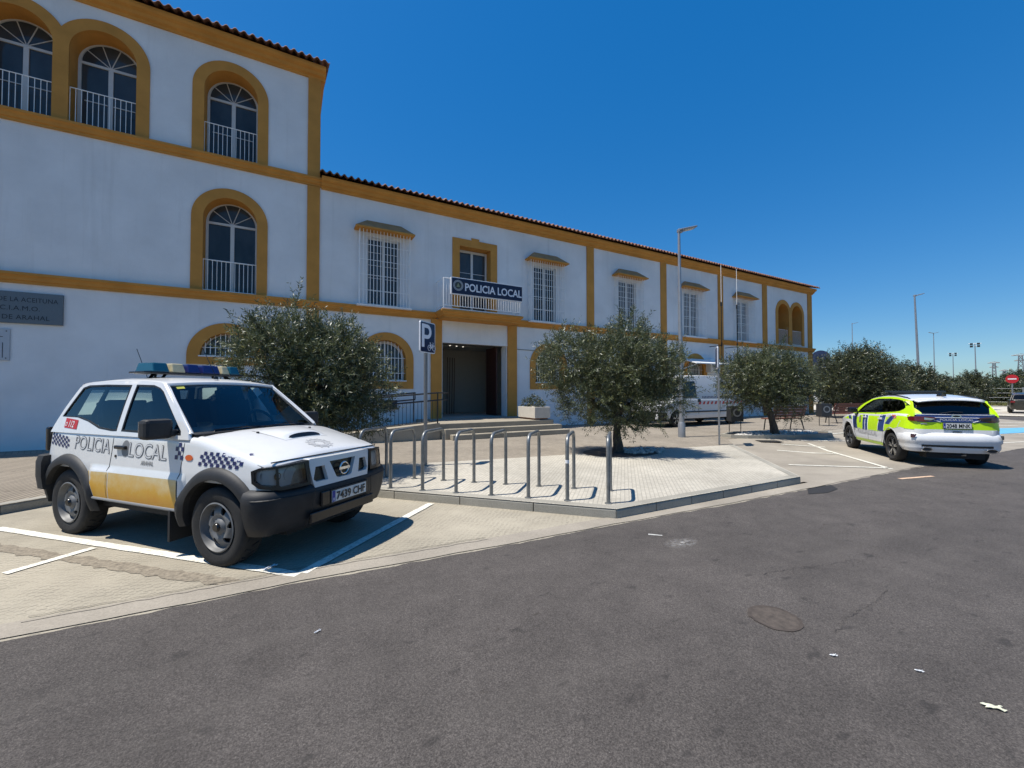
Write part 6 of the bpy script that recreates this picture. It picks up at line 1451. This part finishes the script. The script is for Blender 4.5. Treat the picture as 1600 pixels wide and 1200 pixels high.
mb = MB(); mb.cbox((0, 0, .003), (.62, .42, .006)); o = mb.build('drain_cover', mat('dark_cast_iron', (.02, .018, .017), .6, var=.2), loc=(12.75, 7.15, PZ-.012), rot=(0, 0, -.6)); tag(o, 'dark rectangular drain cover set in the paving beyond the plaza corner', 'drain cover')

t = thing('window_awning', 'small pale awning on the wall above the white van', 'awning', (19.7, D, 3.1))
mb = MB(); mb.add([(-1.3, -.02, .32), (1.5, -.02, .32), (1.5, -1.25, -.02), (-1.3, -1.25, -.02), (-1.3, -.02, .36), (1.5, -.02, .36), (1.5, -1.25, .03), (-1.3, -1.25, .03)], [(0, 3, 2, 1), (4, 5, 6, 7), (0, 1, 5, 4), (1, 2, 6, 5), (2, 3, 7, 6), (3, 0, 4, 7)]); mb.build('canopy', BARW, t)
for x in (-1.2, 1.4): mb = MB(); mb.tube([(x, -.02, -.35), (x, -1.2, -.03)], .018, 6); mb.build('arm', BARW, t)
# ================= TREES =================
def m_leaf(name, dark, mid, light, under):
    m, nt, b = new_mat(name); k = NT(nt)
    at_ = k.n('ShaderNodeAttribute', attribute_name='tone'); g = k.n('ShaderNodeNewGeometry')
    c = k.ramp(at_.outputs['Fac'], [(0, dark), (.40, mid), (.78, light), (1, (.30, .27, .07))]); c = k.mix(c, under, k.math('MULTIPLY', g.outputs['Backfacing'], .75))
    k.l(c, b.inputs['Base Color']); b.inputs['Roughness'].default_value = .42; b.inputs['Specular IOR Level'].default_value = .5
    out = nt.nodes['Material Output']; tl = k.n('ShaderNodeBsdfTranslucent'); k.l(c, tl.inputs[0]); mx = k.n('ShaderNodeMixShader', i_0=.22); k.l(b.outputs[0], mx.inputs[1]); k.l(tl.outputs[0], mx.inputs[2]); k.l(mx.outputs[0], out.inputs[0]); return m
OLIVE = m_leaf('olive_leaves', (.014, .020, .007), (.048, .063, .022), (.150, .172, .072), (.105, .12, .070))
OLIVE2 = m_leaf('far_olive_leaves', (.016, .024, .009), (.036, .047, .018), (.095, .112, .055), (.07, .08, .05))
BUSHM = m_leaf('dark_bush_leaves', (.018, .028, .010), (.036, .052, .018), (.075, .085, .035), (.06, .07, .04))
def m_bark():
    m, nt, b = new_mat('olive_bark'); k = NT(nt); co = k.co((6, 6, 1.6))
    c = k.ramp(k.noise(co, 3.5, 6, .7), [(.3, (.025, .021, .018)), (.7, (.11, .095, .08))]); k.l(c, b.inputs['Base Color']); b.inputs['Roughness'].default_value = .95; k.bump(k.noise(co, 4, 6), b, .9, .03); return m
BARK = m_bark()
def leaves(name, centres, radii, density, leaf, m, parent, seed, twig=.34, flop=0.0, upsprouts=0, per=15, lw=.24):
    """twigs start inside a union of ellipsoids and carry rows of narrow leaves"""
    r = np.random.default_rng(seed); P = []; Dn = []
    for cc, rr in zip(centres, radii):
        rr = np.array(rr); n = int(density*rr[0]*rr[1]*rr[2]**.6*rr.max()**.4)
        d = r.normal(size=(n, 3)); d /= np.linalg.norm(d, axis=1)[:, None]; q = r.uniform(.25, 1.0, n)**.45
        # lumpy outline
        lump = 1+.16*np.sin(d[:, 0]*5.1+cc[0]*7)*np.sin(d[:, 1]*4.3+cc[1]*5)+.12*np.sin(d[:, 2]*7.7+d[:, 0]*6+cc[2]*3)
        p = np.array(cc)+d*(q*lump)[:, None]*rr; P.append(p); dd = d*.8+r.normal(size=(n, 3))*.55; dd[:, 2] += .25-flop; Dn.append(dd)
    P = np.concatenate(P); Dn = np.concatenate(Dn)
    if upsprouts:
        k = r.choice(len(P), upsprouts); top = P[:, 2] > np.percentile(P[:, 2], 55); idx = r.choice(np.where(top)[0], upsprouts)
        for i in idx:
            b = P[i].copy(); u = r.normal(size=3)*.28+[0, 0, 1]; u /= np.linalg.norm(u); L = r.uniform(.15, .5)
            for s_ in np.arange(0, L, .10): P = np.vstack([P, b+u*s_]); Dn = np.vstack([Dn, u*3+r.normal(size=3)*.5])
    Dn /= np.linalg.norm(Dn, axis=1)[:, None]; n = len(P); L = twig*r.uniform(.6, 1.25, n)
    side = np.cross(Dn, r.normal(size=(n, 3))); side /= np.linalg.norm(side, axis=1)[:, None]; up = np.cross(side, Dn)
    V = []; T = []
    tb = r.uniform(0, 1, n)
    for j in range(per):
        t = (j+.5)/per; ang = (j % 2)*math.pi+r.normal(size=n)*.5+j*1.3; lat = side*np.cos(ang)[:, None]+up*np.sin(ang)[:, None]
        ld_ = Dn*.75+lat*.8+r.normal(size=(n, 3))*.18; ld_ /= np.linalg.norm(ld_, axis=1)[:, None]
        wv = np.cross(ld_, r.normal(size=(n, 3))); wv /= np.linalg.norm(wv, axis=1)[:, None]
        ll = leaf*r.uniform(.7, 1.2, n); b = P+Dn*(L*t)[:, None]-np.array([0, 0, 1])*(flop*L*t*t)[:, None]
        a = b; c1 = b+ld_*(ll*.45)[:, None]+wv*(ll*lw*.5)[:, None]; c2 = b+ld_*(ll*.45)[:, None]-wv*(ll*lw*.5)[:, None]; e = b+ld_*ll[:, None]
        V.append(np.stack([a, c1, e, c2], 1)); T.append(np.clip(tb*.55+r.uniform(0, .45, n)+(r.uniform(0, 1, n) > .97)*.4, 0, 1))
    V = np.concatenate(V).reshape(-1, 3); T = np.concatenate(T); nf = len(T)
    me = bpy.data.meshes.new(name); me.vertices.add(nf*4); me.vertices.foreach_set('co', V.astype(np.float32).ravel()); me.loops.add(nf*4); me.loops.foreach_set('vertex_index', np.arange(nf*4, dtype=np.int32))
    me.polygons.add(nf); me.polygons.foreach_set('loop_start', np.arange(0, nf*4, 4, dtype=np.int32)); me.update(calc_edges=True)
    a_ = me.attributes.new('tone', 'FLOAT', 'FACE'); a_.data.foreach_set('value', T.astype(np.float32)); me.materials.append(m)
    o = bpy.data.objects.new(name, me); C.objects.link(o); o.parent = parent; return o
def trunk(parent, h, r, limbs, seed, lean=(0, 0)):
    rd = random.Random(seed); mb = MB()
    pts = [(lean[0]*t**1.5+rd.uniform(-.02, .02), lean[1]*t**1.5+rd.uniform(-.02, .02), h*t) for t in [i/6 for i in range(7)]]; pts[0] = (0, 0, -.05)
    mb.tube(pts, [r*(1.35-.5*min(1, i/3)) for i in range(7)], 12); top = Vector(pts[-1])
    for c in limbs:
        c = Vector(c); st = top-Vector((0, 0, rd.uniform(0, h*.3))); mid = st.lerp(c, .5)+Vector((rd.uniform(-.12, .12), rd.uniform(-.12, .12), rd.uniform(-.05, .15)))
        mb.tube([st, st.lerp(mid, .5)+Vector((0, 0, .04)), mid, mid.lerp(c, .5), c], [r*.62, r*.5, r*.38, r*.25, r*.08], 8)
        for _ in range(4):
            a = mid.lerp(c, rd.uniform(0, .9)); b = a+Vector((rd.uniform(-.5, .5), rd.uniform(-.5, .5), rd.uniform(-.1, .55))); mb.tube([a, a.lerp(b, .5)+Vector((0, 0, .03)), b], [r*.2, r*.13, r*.04], 5)
    mb.build('trunk', BARK, parent, smooth=True)
def tree(label, loc, blobs, h, r, density, leaf, seed, m=OLIVE, lean=(0, 0), cat='tree', name='olive_tree', group='olive trees', **kw):
    t = thing(name, label, cat, loc, 0, group); trunk(t, h, r, [b[0] for b in blobs], seed, lean); leaves('crown', [b[0] for b in blobs], [b[1] for b in blobs], density, leaf, m, t, seed, **kw); return t
# tree behind the off-road car
tree('olive tree directly behind the off-road police car', (.38, 8.1, PZ), [((-.72, .1, 1.9), (.52, .6, .78)), ((-.32, 0, 2.28), (.56, .6, .52)), ((.1, -.15, 1.6), (.70, .8, .85)), ((.48, 0, 2.08), (.50, .6, .56)), ((.80, -.1, 1.6), (.50, .6, .62)), ((.80, -.1, 1.1), (.42, .5, .45)), ((-.2, .2, 1.1), (.6, .7, .5))],
     1.0, .11, 2200, .078, 11, upsprouts=90, per=18, lw=.21)
tree('largest olive tree, in the middle of the plaza beside the last bike rack', (7.11, 7.60, PZ), [((-1.1, .45, 2.15), (.72, .9, .66)), ((-.80, .15, 1.42), (.60, .8, .62)), ((-.15, -.25, 2.05), (.80, 1.0, .78)), ((.2, -.2, 2.85), (.40, .45, .42)), ((.42, -.55, 1.95), (.56, .95, .66)), ((.42, -.7, 1.38), (.46, .85, .52)), ((-.05, -.25, 1.22), (.6, .9, .62)), ((.40, -.3, .50), (.13, .13, .34))],
     1.0, .105, 1650, .080, 12, upsprouts=110, per=18, lw=.21)
tree('olive tree in a kerbed bed of white pebbles, with a bench behind it', (14.17, 7.75, PZ), [((-.72, .45, 1.95), (.78, .9, .70)), ((.0, 0, 2.15), (.75, .85, .68)), ((.42, -.25, 1.75), (.55, .8, .66)), ((.50, -.3, 1.05), (.34, .45, .50)), ((-1.0, .55, 1.50), (.52, .6, .52)), ((-.2, 0, 1.5), (.75, .9, .55))],
     1.05, .11, 1500, .088, 13, lean=(-.28, .12), upsprouts=70, per=18, lw=.21)
tree('large dark olive tree with spiky shoots, right of the building corner', (28.8, 11.2, 0), [((-.95, .6, 2.2), (1.15, 1.2, 1.2)), ((.5, 0, 2.6), (1.4, 1.3, 1.2)), ((.9, -.6, 1.8), (1.4, 1.4, 1.1)), ((-.3, .3, 3.4), (.6, .6, .6)), ((.9, -.2, 3.4), (.65, .6, .55))],
     1.2, .16, 560, .14, 14, m=OLIVE2, upsprouts=90, twig=.6, lw=.24)
fars = [((34.0, 12.0), 1.7, 3.2, 15, 'mid-green bushy tree behind the patrol car roof, left of the leaning lamp'), ((38.5, 12.0), 1.6, 3.6, 16, 'round grey-green tree behind the leaning lamp'), ((44, 12.1), 1.5, 2.9, 17, 'low tree under the double-armed street lamp'), ((49.5, 12.5), 1.5, 2.8, 18, 'wide tree below the farther floodlight mast'), ((53.5, 12.1), 1.4, 3.2, 19, 'dense dark tree just left of the nearer floodlight mast'), ((37, 15.3), 2.0, 3.2, 20, 'tree further back behind the large dark olive tree'), ((60, 15.2), 1.6, 2.9, 23, 'rounded tree farthest back in the tree row')]
for (x, y), rr, hh, sd_, lab in fars:
    b = [((random.uniform(-.7, .7)*rr*.6, random.uniform(-.6, .6)*rr*.6, hh*random.uniform(.42, .70)), (rr*random.uniform(.4, .6), rr*.5, hh*.30)) for _ in range(7)]
    tree(lab, (x, y, 0), b, hh*.4, .14, 420, .15, sd_, m=OLIVE2, name='bushy_tree', group='trees beyond the plaza', upsprouts=30, twig=.42, per=12, lw=.3)
def bush(lab, x, y, w, h, sd_, m=BUSHM):
    t = thing('bush', lab, 'bush', (x, y, 0), 0, 'bushes on the verge')
    b = [((random.uniform(-w, w)*.5, random.uniform(-w, w)*.4, h*.45), (w*.55, w*.55, h*.5)) for _ in range(4)]
    leaves('foliage', [q[0] for q in b], [q[1] for q in b], 60 if w > 3 else 90, .24, m, t, sd_, twig=.7, per=10, lw=.35)
    mb = MB()
    for q in b: mb.tube([(0, 0, 0), q[0]], [.06, .02], 5)
    mb.build('stem', BARK, t)
for lab, x, y, w, h, sd_ in (('olive-green bush left of the no-entry sign', 82, 16.7, 3.4, 3.0, 31), ('tall dark bush behind the no-entry sign', 92, 16.4, 4.0, 4.4, 32), ('dark bush at the right edge under the pylon', 97, 15.6, 4.2, 4.6, 33), ('pale green bush between floodlight mast and no-entry sign', 88, 20.4, 4, 3.2, 34), ('low bush behind the far dark car', 80, 12.2, 3, 2.0, 35), ('bush left of the nearer floodlight mast foot', 79, 22.6, 3.6, 2.4, 36)):
    bush(lab, x, y, w, h, sd_)
# verge grass, stuff
r = np.random.default_rng(5); mb = MB(); vs = []; fs = []
for i in range(9000):
    x, y = r.uniform(68.5, 84), r.uniform(8, 24); h = r.uniform(.15, .5); a = r.uniform(0, 3.14); dx, dy = .12*math.cos(a), .12*math.sin(a); o = len(vs)
    vs += [(x-dx, y-dy, 0), (x+dx, y+dy, 0), (x+r.normal()*.1, y+r.normal()*.1, h)]; fs.append((o, o+1, o+2))
mb.add(vs, fs); tag(mb.build('grass', mat('dry_green_grass', (.115, .115, .03), .9, var=.5, nscale=.5)), 'dry yellow-green grass on the verge at far right', 'grass', kind='stuff')
# distant wood line on the horizon
r = np.random.default_rng(6); bl = []
t_ = [(np.array((x, y, 1.2)), (9, 9, 5)) for x, y in zip(r.uniform(280, 420, 60), r.uniform(30, 170, 60))]
o = leaves('distant_trees', [q[0] for q in t_], [q[1] for q in t_], .9, 1.6, BUSHM, None, 8, twig=3, per=8, lw=.5); tag(o, 'line of far-off trees low on the horizon', 'trees', kind='stuff')
# planter plants
for lab, x, y, h, sd_ in (('small dark shrub at the left end of the stone planter', 8.02, 13.45, .30, 41), ('taller reddish-green shrub in the middle of the stone planter', 8.12, 13.1, .42, 42), ('low brownish shrub at the front of the stone planter', 8.14, 12.72, .22, 43)):
    t = thing('potted_shrub', lab, 'plant', (x, y, 1.0), 0, 'shrubs in the stone planter')
    leaves('foliage', [(0, 0, h*.6)], [(.15, .15, h*.55)], 14000, .065, BUSHM, t, sd_, twig=.12, per=6, lw=.5); mb = MB(); mb.tube([(0, 0, 0), (0, .01, h*.8)], .008, 5); mb.build('stem', BARK, t)
# tree pit with stones; kerbed bed with pebbles
PEB = mat('white_pebbles', (.50, .47, .42), .85, var=.3, nscale=6); SOIL = mat('dark_soil', (.075, .058, .045), .95, var=.4, nscale=5, bump=.6)
def pebbles(n, cx, cy, rx_, ry_, z, s0, s1, cond=lambda x, y: True, seed=1):
    rd = random.Random(seed); mb = MB(); k = 0
    ico = [(0, 0, 1), (.89, 0, .45), (.28, .85, .45), (-.72, .53, .45), (-.72, -.53, .45), (.28, -.85, .45), (.72, .53, -.45), (-.28, .85, -.45), (-.89, 0, -.45), (-.28, -.85, -.45), (.72, -.53, -.45), (0, 0, -1)]
    fc = [(0, 1, 2), (0, 2, 3), (0, 3, 4), (0, 4, 5), (0, 5, 1), (1, 6, 2), (2, 7, 3), (3, 8, 4), (4, 9, 5), (5, 10, 1), (6, 7, 2), (7, 8, 3), (8, 9, 4), (9, 10, 5), (10, 6, 1), (11, 7, 6), (11, 8, 7), (11, 9, 8), (11, 10, 9), (11, 6, 10)]
    while k < n:
        x, y = rd.uniform(-rx_, rx_), rd.uniform(-ry_, ry_)
        if (x/rx_)**2+(y/ry_)**2 > 1 or not cond(x, y): k += .2; continue
        s = rd.uniform(s0, s1); a = rd.uniform(0, 6); sx, sy, sz = s*rd.uniform(.8, 1.4), s*rd.uniform(.7, 1.1), s*rd.uniform(.5, .8)
        mb.add([(cx+x+sx*p*math.cos(a)-sy*q*math.sin(a), cy+y+sx*p*math.sin(a)+sy*q*math.cos(a), z+sz*.6+sz*w_) for p, q, w_ in ico], fc); k += 1
    return mb
flat('tree_pit', [[(7.2+1.05*math.cos(a), 7.55+.75*math.sin(a)) for a in [2*math.pi*i/24 for i in range(24)]]], PZ+.009, SOIL)
o = pebbles(150, 7.7, 7.35, .62, .42, PZ+.01, .025, .06, seed=3).build('pebbles', PEB); tag(o, 'pale stones scattered round the foot of the largest olive tree', 'stones', kind='stuff')
bed = [(12.55, 8.15), (12.9, 7.85), (14.2, 7.25), (15.8, 6.95), (16.6, 7.3), (16.4, 8.0), (15.0, 8.6), (13.4, 8.75), (12.6, 8.5)]
flat('tree_bed', [bed], PZ+.05, SOIL)
mb = MB(); n = len(bed); cxx, cyy = np.mean([p[0] for p in bed]), np.mean([p[1] for p in bed])
for i in range(n):
    a, b = bed[i], bed[(i+1) % n]; ao = (a[0]+(a[0]-cxx)*.045, a[1]+(a[1]-cyy)*.10); bo = (b[0]+(b[0]-cxx)*.045, b[1]+(b[1]-cyy)*.10)
    mb.add([(*a, PZ-.1), (*b, PZ-.1), (*bo, PZ-.1), (*ao, PZ-.1), (*a, PZ+.10), (*b, PZ+.10), (*bo, PZ+.10), (*ao, PZ+.10)], [(4, 5, 6, 7), (2, 3, 7, 6), (0, 1, 5, 4), (1, 2, 6, 5), (3, 0, 4, 7)])
tag(mb.build('bed_kerb', KERB), kind='structure')
o = pebbles(420, 14.5, 7.85, 1.9, .8, PZ+.05, .03, .07, cond=lambda x, y: pip(np.array([[14.5+x, 7.85+y]]), bed)[0], seed=5).build('pebbles', PEB); tag(o, 'white pebbles filling the kerbed bed under the third olive tree', 'stones', kind='stuff')
